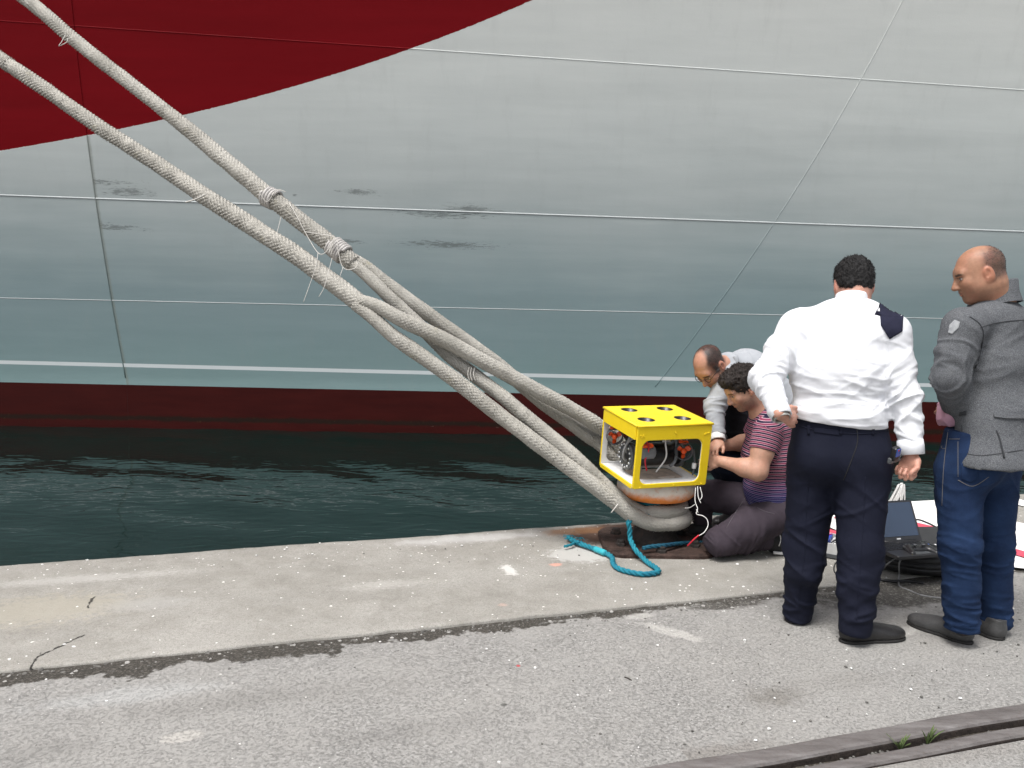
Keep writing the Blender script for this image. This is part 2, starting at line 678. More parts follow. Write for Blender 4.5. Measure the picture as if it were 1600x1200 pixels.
# ---- materials of the ground
def mat_concrete(zone):
    t = NT('coping_concrete_' + zone)
    big = t.noise(1.1, 5, .6)
    mid = t.noise(6, 5, .65)
    fine = t.noise(140, 4, .7)
    base = t.ramp(mid, [(.3, (.255, .248, .229)), (.7, (.365, .356, .333))])
    base = t.mix(t.math('MULTIPLY', t.smooth(big, .42, .68), .8), base, (.40, .392, .372))
    stain = t.noise(2.6, 5, .75, dist=.5)
    base = t.mix(t.math('MULTIPLY', t.smooth(stain, .52, .70), .45), base, (.215, .208, .19))
    # streaks along the quay
    st = t.noise(2.2, 4, .6, co=t.mapc(rot=(0, 0, -QA), scale=(.5, 3.2, 1)))
    base = t.mix(t.math('MULTIPLY', t.smooth(st, .5, .75), .5), base, (.33, .325, .31))
    grain = t.noise(48, 5, .8)
    base = t.mix(t.math('MULTIPLY', t.smooth(grain, .48, .70), .65), base, (.215, .207, .19))
    base = t.mix(t.math('MULTIPLY', t.smooth(grain, .50, .28), .30), base, (.50, .49, .47))
    base = t.mix(t.math('MULTIPLY', t.smooth(fine, .45, .66), .55), base, (.20, .192, .175))
    pits = t.noise(260, 2, .6)
    base = t.mix(t.math('MULTIPLY', t.smooth(pits, .61, .68), .85), base, (.13, .12, .11))
    # yellowish coarse patch at the left end, pale rings, white scuffs, rust below the bollard
    def blob(px, py, rx, ry, col, amt, soft=.5, ns=9, k=.35):
        nonlocal base
        c = ground(px, py)
        if (px < 420) != (zone == 'left') or zone == 'plain':
            return
        e = t.ellipse((c[0], c[1], 0), (rx, ry, 5), QA)
        w = t.math('ADD', e, t.math('MULTIPLY_ADD', t.noise(9 if ns < 13 else 24, 3, .65), k * 2, -k))
        f = t.math('MULTIPLY', t.math('SUBTRACT', 1.0, t.smooth(w, 1 - soft, 1.0)), amt)
        base = t.mix(f, base, col)
    blob(60, 955, .55, .26, (.36, .34, .29), .7, .6, 14, .8)
    blob(235, 945, .30, .12, (.36, .355, .345), .55, .8, 14, .7)
    blob(125, 905, .75, .10, (.47, .465, .45), .5, .8, 14, .7)
    blob(910, 864, .26, .20, (.50, .50, .49), .8, .4, 16, .5)
    blob(795, 890, .05, .13, (.66, .655, .64), .8, .6, 30, .8)
    blob(600, 915, .35, .1, (.50, .49, .47), .4, .9, 18, .8)
    blob(740, 840, .7, .12, (.52, .52, .52), .6, .8, 6, .6)
    blob(975, 833, .46, .26, (.10, .058, .042), .95, .35, 8, .35)
    blob(900, 829, .30, .10, (.25, .13, .065), .75, .6, 10, .5)
    blob(1000, 868, .16, .045, (.27, .115, .04), .8, .6, 14, .5)
    blob(1075, 858, .35, .07, (.13, .105, .09), .8, .6, 12, .5)
    blob(868, 882, .05, .035, (.75, .36, .28), .65, .6, 40, .5)
    blob(785, 946, .035, .03, (.62, .42, .36), .4, .8, 40, .5)
    # white paint flecks
    vd = t.voro(16, co=flat_co(t, .012, 60))
    sz = t.noise(3, 2, .5)
    base = t.mix(t.math('LESS_THAN', vd, t.math('MULTIPLY_ADD', sz, .22, -.035)), base, (.80, .79, .77))
    crack = None
    if zone == 'left':
        # cracks
        co = flat_co(t, .022, 26)
        pts = [ground(*p)[:2] for p in ((-60, 1062), (0, 1062), (45, 1048), (60, 1025), (95, 1010), (130, 993))]
        d = seg_distance(t, co, pts)
        pts2 = [ground(*p)[:2] for p in ((137, 952), (141, 944), (148, 934))]
        d2 = seg_distance(t, co, pts2)
        pts3 = [ground(*p)[:2] for p in ((60, 1025), (92, 985), (98, 978))]
        d3 = t.math('ADD', seg_distance(t, co, pts3), .006)
        d = t.math('MINIMUM', t.math('MINIMUM', d, d2), d3)
        crack = t.math('SUBTRACT', 1.0, t.smooth(t.math('ADD', d, t.math('MULTIPLY_ADD', t.noise(24, 3, .65), .016, -.008)), .001, .007))
        base = t.mix(crack, base, (.045, .043, .04))
    h = t.math('ADD', t.math('MULTIPLY', mid, .5), t.math('MULTIPLY', grain, .8))
    if crack: h = t.math('SUBTRACT', h, t.math('MULTIPLY', crack, 2.0))
    h = t.math('SUBTRACT', h, t.math('MULTIPLY', t.smooth(pits, .64, .74), .3))
    base = t.mix(1.0, base, (.92, .905, .875), 'MULTIPLY')
    return t.fin(base, .92, 0, t.bump(h, .006, .8), .2)

def mat_asphalt(zone):
    t = NT('worn_asphalt_' + zone)
    # aggregate: pale worn stones in a grey binder
    v1 = t.voro(115, out='Color')
    stones = t.n('SeparateColor'); t.link(v1, stones.inputs[0])
    v2 = t.voro(42, out='Distance')
    big = t.noise(.9, 5, .6)
    mid = t.noise(5, 5, .7)
    fine = t.noise(220, 3, .7)
    agg = t.math('ADD', t.math('MULTIPLY', stones.outputs[0], .35), t.math('MULTIPLY', t.noise(75, 5, .8), .65))
    base = t.ramp(agg, [(.22, (.17, .168, .162)), (.42, (.265, .261, .252)), (.6, (.325, .321, .311)), (.74, (.40, .396, .385)), (.85, (.52, .515, .50))])
    base = t.mix(t.smooth(big, .35, .7), base, t.mix(.5, base, (.35, .346, .335)))
    base = t.mix(t.math('MULTIPLY', t.smooth(mid, .45, .8), .4), base, (.37, .363, .35))
    pit = t.noise(85, 4, .8)
    rough_zone = t.math('MULTIPLY_ADD', t.smooth(t.noise(1.7, 3, .6), .42, .62), .42, .10)
    base = t.mix(t.math('MULTIPLY', t.smooth(pit, .53, .66), rough_zone), base, (.13, .13, .127))
    dust = t.smooth(t.noise(1.3, 5, .65), .40, .62)
    base = t.mix(t.math('MULTIPLY', dust, .62), base, (.345, .339, .325))
    qc = quay_coord(t)
    # dark bitumen strip along the joint
    dj = t.math('SUBTRACT', JOINT_N, qc[1])
    wob = t.math('MULTIPLY_ADD', t.noise(3.5, 4, .7), .45, t.smooth(qc[0], 2.2, -1.5))
    wob = t.math('MULTIPLY_ADD', t.noise(3.5, 4, .7), .45, t.math('MULTIPLY_ADD', t.smooth(qc[0], 2.2, -1.5), .06, -.14))
    wob = t.math('ADD', wob, t.math('MULTIPLY_ADD', t.noise(45, 3, .7), .03, -.015))
    strip = t.math('SUBTRACT', 1.0, t.smooth(t.math('SUBTRACT', dj, t.math('ADD', wob, t.math('MULTIPLY_ADD', t.noise(18, 4, .8), .16, -.09))), -.015, .02))
    dark = t.mix(t.smooth(t.noise(90, 3, .7), .45, .7), (.060, .056, .050), (.15, .14, .125))
    base = t.mix(strip, base, dark)
    def blob(px, py, rx, ry, col, amt, soft=.5, ns=9, k=.35, yaw=QA):
        nonlocal base
        c = ground(px, py)
        if (px < 900) != (zone == 'left') or zone == 'plain':
            return
        e = t.ellipse((c[0], c[1], 0), (rx, ry, 5), yaw)
        w = t.math('ADD', e, t.math('MULTIPLY_ADD', t.noise(9 if ns < 13 else 24, 3, .7), k * 2, -k))
        f = t.math('MULTIPLY', t.math('SUBTRACT', 1.0, t.smooth(w, 1 - soft, 1.0)), amt)
        base = t.mix(f, base, col)
    grit = t.mix(t.smooth(t.noise(75, 3, .75), .5, .68), (.070, .066, .06), (.26, .25, .23))
    blob(1400, 925, .62, .22, grit, .92, .4, 7, .5)
    blob(1140, 941, .26, .07, grit, .9, .45, 9, .5)
    blob(1330, 915, .3, .05, grit, .8, .5, 9, .5)
    blob(1210, 1085, .16, .11, (.20, .19, .175), .75, .8, 13, .8)
    blob(1120, 1170, .35, .06, (.22, .205, .19), .6, .8, 10, .7)
    blob(1480, 1170, .9, .12, (.24, .225, .21), .45, .8, 8, .7)
    blob(285, 1150, .085, .045, (.46, .445, .42), .8, .35, 25, .45)
    blob(1050, 985, .20, .06, (.48, .47, .45), .8, .5, 16, .5, -.62)
    blob(1000, 960, .10, .05, (.52, .51, .49), .6, .6, 16, .4)
    blob(1400, 985, .35, .06, (.56, .55, .53), .55, .7, 20, .6)
    blob(200, 1085, .5, .1, (.46, .47, .47), .45, .8, 9, .6)
    blob(787, 1099, .016, .013, (.12, .118, .112), .85, .5, 60, .2)
    blob(810, 1038, .010, .012, (.62, .09, .10), .9, .4, 60, .4)
    blob(625, 1082, .03, .02, (.16, .155, .15), .5, .8, 60, .5)
    blob(400, 1090, .8, .12, (.215, .21, .20), .45, .9, 9, .8)
    blob(640, 1140, .5, .10, (.22, .216, .208), .4, .9, 9, .8)
    blob(80, 1170, .25, .12, (.21, .206, .198), .45, .9, 9, .8)
    blob(1320, 1060, .5, .10, (.235, .228, .215), .35, .9, 9, .8)
    # loose white chips
    vd = t.voro(13, co=flat_co(t, .014, 50))
    sz = t.noise(2.4, 2, .5)
    base = t.mix(t.math('LESS_THAN', vd, t.math('MULTIPLY_ADD', sz, .17, -.05)), base, (.74, .73, .71))
    h = t.math('ADD', t.math('MULTIPLY', agg, .8), t.math('MULTIPLY', t.smooth(v2, .1, .6), -.2))
    h = t.math('SUBTRACT', h, t.math('MULTIPLY', t.smooth(pit, .5, .66), .6))
    base = t.mix(1.0, base, (.91, .90, .88), 'MULTIPLY')
    return t.fin(base, .95, 0, t.bump(h, .005, .8), .15)

M_CONCS = [mat_concrete('plain'), mat_concrete('left'), mat_concrete('middle')]
M_ASPHS = [mat_asphalt('plain'), mat_asphalt('left'), mat_asphalt('right')]
def mat_dirt():
    t = NT('groove_dirt')
    c = t.ramp(t.noise(60, 5, .75), [(.3, (.035, .031, .026)), (.55, (.10, .088, .072)), (.8, (.28, .26, .23))])
    return t.fin(c, 1, 0, t.bump(t.noise(80, 4, .7), .02), .1)
M_DIRT = mat_dirt()
def mat_rail():
    t = NT('rail_steel')
    w = t.noise(9, 5, .7, co=t.mapc(rot=(0, 0, -QA), scale=(.35, 2.5, 1)))
    c = t.ramp(w, [(.3, (.095, .084, .080)), (.55, (.16, .147, .141)), (.75, (.24, .226, .22))])
    c = t.mix(t.math('MULTIPLY', t.smooth(t.noise(70, 4, .7), .5, .8), .5), c, (.10, .07, .055))
    return t.fin(c, .62, .25, t.bump(t.noise(60, 4, .7), .006, .6), .4)
M_RAIL = mat_rail()

# ---- coping slab with a chipped edge, and the quay wall below it
S_ = np.concatenate([np.linspace(-70, -7, 22)[:-1], np.arange(-7, 11, .035), np.linspace(11, 70, 22)])
def coping_pt(s, n):
    return q(s, n, 0)
Ns = [JOINT_N, JOINT_N + .006] + list(np.linspace(JOINT_N + .06, EDGE_N - .05, 16))
cV, cF = [], []
rows = []
sn1 = vnoise(np.stack([S_ * 9, S_ * 0, S_ * 0], 1), 3)
sn2 = vnoise(np.stack([S_ * 31, S_ * 0, S_ * 0 + 2], 1), 4)
sn3 = vnoise(np.stack([S_ * 1.3, S_ * 0, S_ * 0 + 5], 1), 6)
jn1 = vnoise(np.stack([S_ * 14, S_ * 0, S_ * 0 + 9], 1), 8)
for i, s in enumerate(S_):
    j = .018 * (sn1[i] - .5) + .016 * (sn2[i] - .5) + .03 * (sn3[i] - .5)
    row = []
    for kk, n in enumerate(Ns):
        z = .004 * math.sin(s * .9 + n * 2.1) + .003 * math.sin(n * 5 + s * .4)
        nn = n + (.016 * (jn1[i] - .5) if kk < 2 else 0)
        if kk == 0: z -= .006
        row.append(q(s, nn, z))
    row.append(q(s, EDGE_N - .018 + j * .7, -.004 - .006 * sn2[i]))
    row.append(q(s, EDGE_N + j * .5, -.022 - .014 * sn1[i]))
    row.append(q(s, EDGE_N + .004 + j * .2, -.10))
    row.append(q(s, EDGE_N + .01, -.35))
    row.append(q(s, EDGE_N + .01, -2.6))
    row.insert(0, q(s, JOINT_N + .016 * (jn1[i] - .5) + .004, -.05))
    rows.append(row)
m = len(rows[0])
for r in rows: cV += r
for i in range(len(rows) - 1):
    for j in range(m - 1):
        cF.append((i * m + j, (i + 1) * m + j, (i + 1) * m + j + 1, i * m + j + 1))
s_mid = sn(ground(430, 930))[0]
cs = np.array([np.mean([cV[k] @ QD for k in f_]) for f_ in cF])
tag(obj('quay_coping', (cV, cF), M_CONCS, fmat=np.where((cs > -5.5) & (cs < s_mid), 1, np.where((cs >= s_mid) & (cs < 3.6), 2, 0))), kind='structure')

# ---- asphalt yard, a sheet on either side of the crane rails
SA = np.concatenate([np.linspace(-150, -6, 14)[:-1], np.arange(-6, 9, .12), np.linspace(9, 150, 14)])
def asph(s, n):
    z = -.0075 + .003 * math.sin(1.3 * s + .7 * n) + .002 * math.sin(2.9 * n - .8 * s)
    if n > JOINT_N - .10:
        z -= .006 * (n - (JOINT_N - .10)) / .10
    return q(s, n, z)
s_as = sn(ground(900, 1010))[0]
def yard(name, vf):
    cs = np.array([np.mean([vf[0][k] @ QD for k in f_]) for f_ in vf[1]])
    cn = np.array([np.mean([vf[0][k] @ QN for k in f_]) for f_ in vf[1]])
    fm = np.where((cs < -4) | (cs > 5) | (cn < .9), 0, np.where(cs < s_as, 1, 2))
    tag(obj(name, vf, M_ASPHS, fmat=fm), kind='structure')
yard('ground', grid(SA, list(np.linspace(RAIL_HI + .004, JOINT_N - .1, 14)) + [JOINT_N - .05, JOINT_N + .02], asph))
yard('ground', grid(SA, [-300, -60, -15, -5, -2, 0, 1, RAIL2_LO - .2, RAIL2_LO - .004], asph))
tag(obj('rail_groove', grid(SA, list(np.linspace(RAIL2_LO - .02, RAIL_HI + .02, 6)), lambda s, n: q(s, n, -.035 + .006 * math.sin(7 * s + 31 * n))), M_DIRT), kind='structure')

M_RSIDE = simple('rail_rust', (.028, .020, .016), .9, .5, 30, .006, 60)
def rail(name, lo, hi, label):
    w = hi - lo
    prof = [(lo, -.12), (lo, -.014), (lo + .001, -.008), (lo + .006, .0), (lo + .014, .004), (lo + .016, .0045), (hi - .018, .006), (hi - .016, .006), (hi - .006, .001), (hi - .001, -.006), (hi, -.012), (hi, -.12)]
    SS = np.concatenate([np.linspace(-60, -4, 8)[:-1], np.arange(-4, 8, .1), np.linspace(8, 60, 8)])
    V, Fa = [], []
    for s in SS:
        for n, z in prof:
            V.append(q(s, n + .0025 * math.sin(3.1 * s) + .002 * math.sin(11 * s), z + .002 * math.sin(5 * s + n)))
    k = len(prof)
    for i in range(len(SS) - 1):
        for j in range(k - 1):
            Fa.append((i * k + j, (i + 1) * k + j, (i + 1) * k + j + 1, i * k + j + 1))
    Fa.append(tuple(range(k))); Fa.append(tuple((len(SS) - 1) * k + j for j in range(k - 1, -1, -1)))
    fm = [1 if (jj in (0, 1, k - 2, k - 3)) else 0 for ii in range(len(SS) - 1) for jj in range(k - 1)] + [1, 1]
    return tag(obj(name, (V, Fa), [M_RAIL, M_RSIDE], fmat=fm, smooth=False), label, 'rail')
rail('crane_rail', RAIL_MID, RAIL_HI, 'wide worn steel rail set in the yard, farther from the lower right corner')
rail('guard_rail', RAIL2_LO, RAIL2_HI, 'narrow steel guard rail along the groove, nearest the lower right corner')

# ---- water
WZ = -1.10
def mat_water():
    t = NT('harbour_water')
    co = t.mapc(rot=(0, 0, .5), scale=(1.0, 2.2, 1))
    w = t.noise(2.3, 1.5, .4, co=co, dist=.8)
    w2 = t.noise(11, 2, .5, co=t.mapc(rot=(0, 0, -.35), scale=(1, 2.0, 1)))
    h = t.math('ADD', w, t.math('MULTIPLY', w2, .03))
    body = t.ramp(t.noise(.5, 2, .5), [(.3, (.0010, .0085, .0070)), (.7, (.0014, .0105, .0088))])
    return t.fin(body, .03, 0, t.bump(h, .0105, .8), .26, IOR=1.333)
WX = np.concatenate([np.linspace(-90, -14, 12)[:-1], np.arange(-14, 15, .1), np.linspace(15, 90, 12)])
WY = np.concatenate([np.arange(2.5, 17, .075), np.linspace(17, 60, 10)])
wr = np.random.default_rng(5)
waves = [(wr.uniform(.55, 1.6), wr.normal(.75, .55), wr.uniform(0, 6.28)) for _ in range(16)]
gx, gy = np.meshgrid(WX, WY, indexing='ij')
gz = np.full(gx.shape, WZ)
for L, a, ph in waves:
    k = 2 * math.pi / L
    gz += .0016 * L * np.sin(k * (gx * math.sin(a) + gy * math.cos(a)) + ph)
wV = np.stack([gx, gy, gz], -1).reshape(-1, 3)
mm = len(WY)
ii, jj = np.meshgrid(np.arange(len(WX) - 1), np.arange(mm - 1), indexing='ij')
wF = np.stack([ii * mm + jj, (ii + 1) * mm + jj, (ii + 1) * mm + jj + 1, ii * mm + jj + 1], -1).reshape(-1, 4)
tag(obj('water', (wV, wF), mat_water()), kind='structure')

# ================================================================== THE SHIP
HY = 15.35
def hull_y(x, z):
    f = 0.0
    if z > -.1:
        f = .075 * (z + .1) + .0125 * (z + .1) ** 2
    bow = max(0.0, x - 13.0)
    return HY - f * (1 + .0) + .016 * bow * bow
def hull_hit(px, py):
    Y = 15.0
    for _ in range(12):
        p = at(px, py, Y)
        Y = hull_y(p[0], p[2])
    return at(px, py, Y)
def line_fit(pix):
    P = np.array([hull_hit(*p) for p in pix])
    return np.polyfit(P[:, 0], P[:, 2], 1)
def zline(co, x):
    return co[1] + co[0] * min(max(x, -11.5), 11.5)
L_boot = line_fit([(0, 598), (600, 609), (900, 615), (1450, 629)])
L_str = line_fit([(0, 565), (600, 582), (1600, 605)])
L_2 = line_fit([(0, 465), (800, 484), (1600, 500)])
L_3 = line_fit([(0, 305), (600, 326), (1100, 344), (1600, 362)])
L_4 = line_fit([(0, 34), (650, 74), (1300, 120), (1600, 142)])
def mixl(a, b, f): return a * (1 - f) + b * f
L_5 = 2 * L_4 - L_3
L_5[0] = L_4[0]
TOP = np.array([0.0, 15.0])
strakes = [np.array([0.0, -3.2]), L_boot, mixl(L_boot, L_2, .33), mixl(L_boot, L_2, .62), L_2, mixl(L_2, L_3, .28), mixl(L_2, L_3, .5), mixl(L_2, L_3, .76), L_3, mixl(L_3, L_4, .2), mixl(L_3, L_4, .42), mixl(L_3, L_4, .7), L_4, mixl(L_4, L_5, .5), L_5, mixl(L_5, TOP, .33), mixl(L_5, TOP, .66), TOP]
def seam_fit(pix):
    P = np.array([hull_hit(*p) for p in pix])
    return np.polyfit(P[:, 2], P[:, 0], 2 if len(pix) > 2 else 1)
seamL = seam_fit([(118, 60), (135, 215), (165, 410), (196, 590)])
seamR = seam_fit([(1395, 30), (1340, 130), (1215, 345), (1095, 505), (1015, 617)])
def seam_x(co, z):
    z = min(max(z, -.3), 9.0)
    return float(np.polyval(co, z))
def const(x0, k): return lambda z: x0 + k * min(max(z, 0), 9)
seams = [lambda z: -42.0, const(-33, .0), const(-24, -.02), const(-16.5, -.04), lambda z: seam_x(seamL, z), const(-1.8, .22), lambda z: seam_x(seamR, z), const(10.5, .55), const(17, .7), const(24, .7), lambda z: 30.5]

# red bow paint: boundary height as a cubic in x
rb = np.array([hull_hit(*p) for p in ((0, 235), (135, 213), (240, 190), (400, 150), (520, 117), (650, 73), (740, 40), (830, 0))])
RB = np.polyfit(rb[:, 0], rb[:, 2], 3)

def mat_hull(kind):
    t = NT('hull_paint_' + kind)
    x, y, z = t.sep()
    oi = t.n('ObjectInfo')
    rnd = oi.outputs['Random']
    streak = t.noise(1.2, 5, .6, co=t.mapc(scale=(.25, 1, 3.0)))
    grime = t.noise(2.5, 5, .7, co=t.mapc(scale=(1.6, 1, .35)))
    # paint colour by height: darker teal-grey low, paler higher up, uneven along the plates
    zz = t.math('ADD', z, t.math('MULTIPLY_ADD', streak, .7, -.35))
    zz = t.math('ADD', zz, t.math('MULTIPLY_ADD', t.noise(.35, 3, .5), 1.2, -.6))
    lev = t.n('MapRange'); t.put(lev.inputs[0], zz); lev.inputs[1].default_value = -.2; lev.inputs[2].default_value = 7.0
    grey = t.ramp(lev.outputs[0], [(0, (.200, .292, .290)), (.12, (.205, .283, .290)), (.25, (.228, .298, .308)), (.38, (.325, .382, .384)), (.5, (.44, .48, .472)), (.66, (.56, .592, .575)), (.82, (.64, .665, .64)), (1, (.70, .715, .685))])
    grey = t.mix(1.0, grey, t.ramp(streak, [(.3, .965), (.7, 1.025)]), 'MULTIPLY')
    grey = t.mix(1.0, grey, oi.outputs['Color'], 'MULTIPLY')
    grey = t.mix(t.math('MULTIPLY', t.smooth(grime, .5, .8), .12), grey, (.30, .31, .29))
    scuff = kind == 'left' and t.noise(13, 5, .8, co=t.mapc(scale=(.45, 1, 3.2)))
    # scuffs left by fenders and quays
    for px, py, rx, ry, k in () if kind != 'left' else ((18, 299, 22, 4, .5), (200, 300, 42, 8, .7), (80, 300, 70, 5, .9), (735, 328, 48, 10, .6), (690, 335, 60, 7, .9), (180, 355, 40, 7, .9), (40, 352, 60, 5, 1.0), (130, 283, 70, 5, 1.0), (700, 382, 70, 7, 1.0), (545, 377, 25, 4, .8), (460, 305, 5, 3, .2), (560, 300, 30, 5, 1.1)):
        c = hull_hit(px, py)
        s = c[1] / FPX
        e = t.ellipse(c, (rx * s * 1.35, 2, ry * s * 1.2), (0, .03, 0))
        w = t.math('ADD', e, t.math('MULTIPLY_ADD', scuff, 3.2 * (k + .5), -1.6 * (k + .5) + .25))
        f = t.math('SUBTRACT', 1.0, t.smooth(w, .35, .95))
        grey = t.mix(t.math('MULTIPLY', f, .6), grey, (.085, .095, .09))
    if kind == 'left':
        # stained line down the left seam
        sx = t.math('MULTIPLY_ADD', t.math('MULTIPLY_ADD', z, float(seamL[0]), float(seamL[1])), z, float(seamL[2]))
        ds = t.math('ABSOLUTE', t.math('SUBTRACT', x, sx))
        f = t.math('SUBTRACT', 1.0, t.smooth(t.math('ADD', ds, t.math('MULTIPLY_ADD', t.noise(6, 4, .7), .06, -.03)), .02, .075))
        grey = t.mix(t.math('MULTIPLY', f, .55), grey, (.19, .20, .165))
    if kind in ('left', 'low'):
        # white draught stripe
        zs = t.math('MULTIPLY_ADD', x, float(L_str[0]), float(L_str[1]))
        e = t.math('ABSOLUTE', t.math('SUBTRACT', z, zs))
        grey = t.mix(t.math('LESS_THAN', e, .036), grey, (.62, .66, .66))
    if kind in ('left', 'red'):
        # red
        xc = t.math('MAXIMUM', t.math('MINIMUM', x, 1.2), -12.5)
        zb = t.math('MULTIPLY_ADD', xc, float(RB[0]), float(RB[1]))
        zb = t.math('MULTIPLY_ADD', zb, xc, float(RB[2]))
        zb = t.math('MULTIPLY_ADD', zb, xc, float(RB[3]))
        zb = t.math('ADD', zb, t.math('MULTIPLY', t.math('MAXIMUM', t.math('SUBTRACT', x, 1.2), 0), .75))
        zb = t.math('ADD', zb, t.math('MULTIPLY_ADD', t.noise(14, 3, .7), .03, -.015))
        d = t.math('SUBTRACT', z, zb)
        red = t.ramp(streak, [(.3, (.165, .0028, .006)), (.7, (.195, .0034, .0075))])
        grey = t.mix(t.math('MULTIPLY', t.math('SUBTRACT', 1.0, t.smooth(t.math('ABSOLUTE', d), .01, .025)), .6), grey, (.6, .6, .58))
        isred = t.math('GREATER_THAN', d, 0.0)
        grey = t.mix(isred, grey, red)
    if kind == 'boot':
        # antifouling below
        boot = t.ramp(t.noise(3, 4, .6, co=t.mapc(scale=(.3, 1, 2))), [(.3, (.032, .0048, .0042)), (.7, (.046, .0068, .0056))])
        wl = t.math('ABSOLUTE', t.math('ADD', t.math('SUBTRACT', z, WZ + .20), t.math('MULTIPLY_ADD', t.noise(4, 5, .75), .12, -.06)))
        boot = t.mix(t.math('MULTIPLY', t.math('SUBTRACT', 1.0, t.smooth(wl, .02, .07)), .85), boot, (.014, .010, .007))
        weed = t.math('MULTIPLY', t.smooth(t.noise(22, 4, .7, co=t.mapc(scale=(1.2, 1, .6))), .62, .72), t.math('SUBTRACT', 1.0, t.smooth(t.math('ABSOLUTE', t.math('SUBTRACT', z, WZ + .17)), .0, .16)))
        boot = t.mix(t.math('MULTIPLY', weed, .6), boot, (.07, .06, .022))
        flk = t.math('GREATER_THAN', t.noise(7, 2, .5, co=t.mapc(rot=(0, .25, 0), scale=(.5, 1, 5))), .80)
        boot = t.mix(t.math('MULTIPLY', flk, .8), boot, (.34, .26, .21))
        grey = boot
    col = grey
    bm = t.bump(t.noise(1.6, 3, .5, co=t.mapc(scale=(.6, 1, 1.4))), .03, .22)
    bm = t.bump(t.noise(40, 3, .6), .003, .4, bm)
    return t.fin(col, t.math('MULTIPLY_ADD', streak, .15, .34), 0, bm, t.math('MULTIPLY_ADD', isred, -.28, .36) if kind in ('left', 'red') else (.12 if kind == 'boot' else .36))
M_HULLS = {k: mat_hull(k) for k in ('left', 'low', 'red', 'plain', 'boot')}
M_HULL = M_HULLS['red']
M_WELD = simple('weld_paint', (.50, .53, .525), .5, .08, 6, .002, 60)

ship = thing('moored_ship', 'large ship hull, grey-green side with dark red bow sweep, moored at the quay', 'ship', (0, HY, WZ))
for i in range(len(strakes) - 1):
    for j in range(len(seams) - 1):
        la, lb = strakes[i], strakes[i + 1]
        zm = (la[1] + lb[1]) / 2
        near = -14 < seams[j](zm) < 14 and zm < 9
        nu, nv = (22, 9) if near else (8, 4)
        ph = 1.7 * i
        V, Fa = [], []
        for b in range(nv + 1):
            fv = b / nv
            for a in range(nu + 1):
                fu = a / nu
                z = zm
                for _ in range(3):
                    x = seams[j](z) * (1 - fu) + seams[j + 1](z) * fu
                    z = zline(la, x) * (1 - fv) + zline(lb, x) * fv
                x = seams[j](z) * (1 - fu) + seams[j + 1](z) * fu
                y = hull_y(x, z)
                # plates lie a touch hollow between their frames
                if not near: y = hull_y(x, z)
                V.append((x, y, z))
        for b in range(nv):
            for a in range(nu):
                k = b * (nu + 1) + a
                Fa.append((k, k + 1, k + nu + 2, k + nu + 1))
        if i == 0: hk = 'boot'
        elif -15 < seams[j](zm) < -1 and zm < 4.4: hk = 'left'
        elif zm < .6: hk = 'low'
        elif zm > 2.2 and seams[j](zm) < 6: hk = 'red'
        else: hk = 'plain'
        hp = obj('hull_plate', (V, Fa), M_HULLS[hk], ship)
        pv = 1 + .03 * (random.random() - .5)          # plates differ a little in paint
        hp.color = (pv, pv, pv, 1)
# weld beads on the plate edges the photograph shows
def bead(pts, r, name='weld_seam'):
    P = spline(pts, .25)
    return obj(name, tube(P, r, 6), M_HULL if name == 'butt_seam' else M_WELD, ship)
for L, r, x0, x1 in ((L_2, .011, -12, 12), (L_3, .017, -12, 12)):
    bead([(x, hull_y(x, zline(L, x)) + .006, zline(L, x)) for x in np.linspace(x0, x1, 40)], r)
xr = [x for x in np.linspace(-12, 12, 60)]
obj('weld_seam', tube(spline([(x, hull_y(x, zline(L_4, x)) + .006, zline(L_4, x)) for x in xr], .25), .013, 6), M_HULL, ship).color = (1.12, 1.12, 1.12, 1)
obj('butt_seam', tube(spline([(seam_x(seamL, z), hull_y(seam_x(seamL, z), z) - .003, z) for z in np.linspace(-.1, 8.5, 30)], .2), .010, 6), M_HULL, ship).color = (.75, .75, .72, 1)
obj('butt_seam', tube(spline([(seam_x(seamR, z), hull_y(seam_x(seamR, z), z) - .003, z) for z in np.linspace(-.1, 8.5, 30)], .2), .005, 6), M_HULL, ship).color = (1.15, 1.15, 1.15, 1)
# deck edge, deck and the far side of the hull
xs = np.linspace(-42, 30.5, 40)
V, Fa = [], []
for x in xs:
    yn = hull_y(x, 15.0)
    yf = 2 * 22 - yn
    yn, yf = min(yn, 21.95), max(yf, 22.05)
    V += [(x, yn, 15.0), (x, yf, 15.0), (x, 2 * 22 - min(hull_y(x, 6), 21.9), 6), (x, 2 * 22 - min(hull_y(x, -3), 21.9), -3.2)]
for i in range(len(xs) - 1):
    for j in range(3):
        Fa.append((i * 4 + j, (i + 1) * 4 + j, (i + 1) * 4 + j + 1, i * 4 + j + 1))
obj('deck', (V, Fa), simple('deck_paint', (.12, .19, .15), .7, .2, 3), ship, smooth=False)

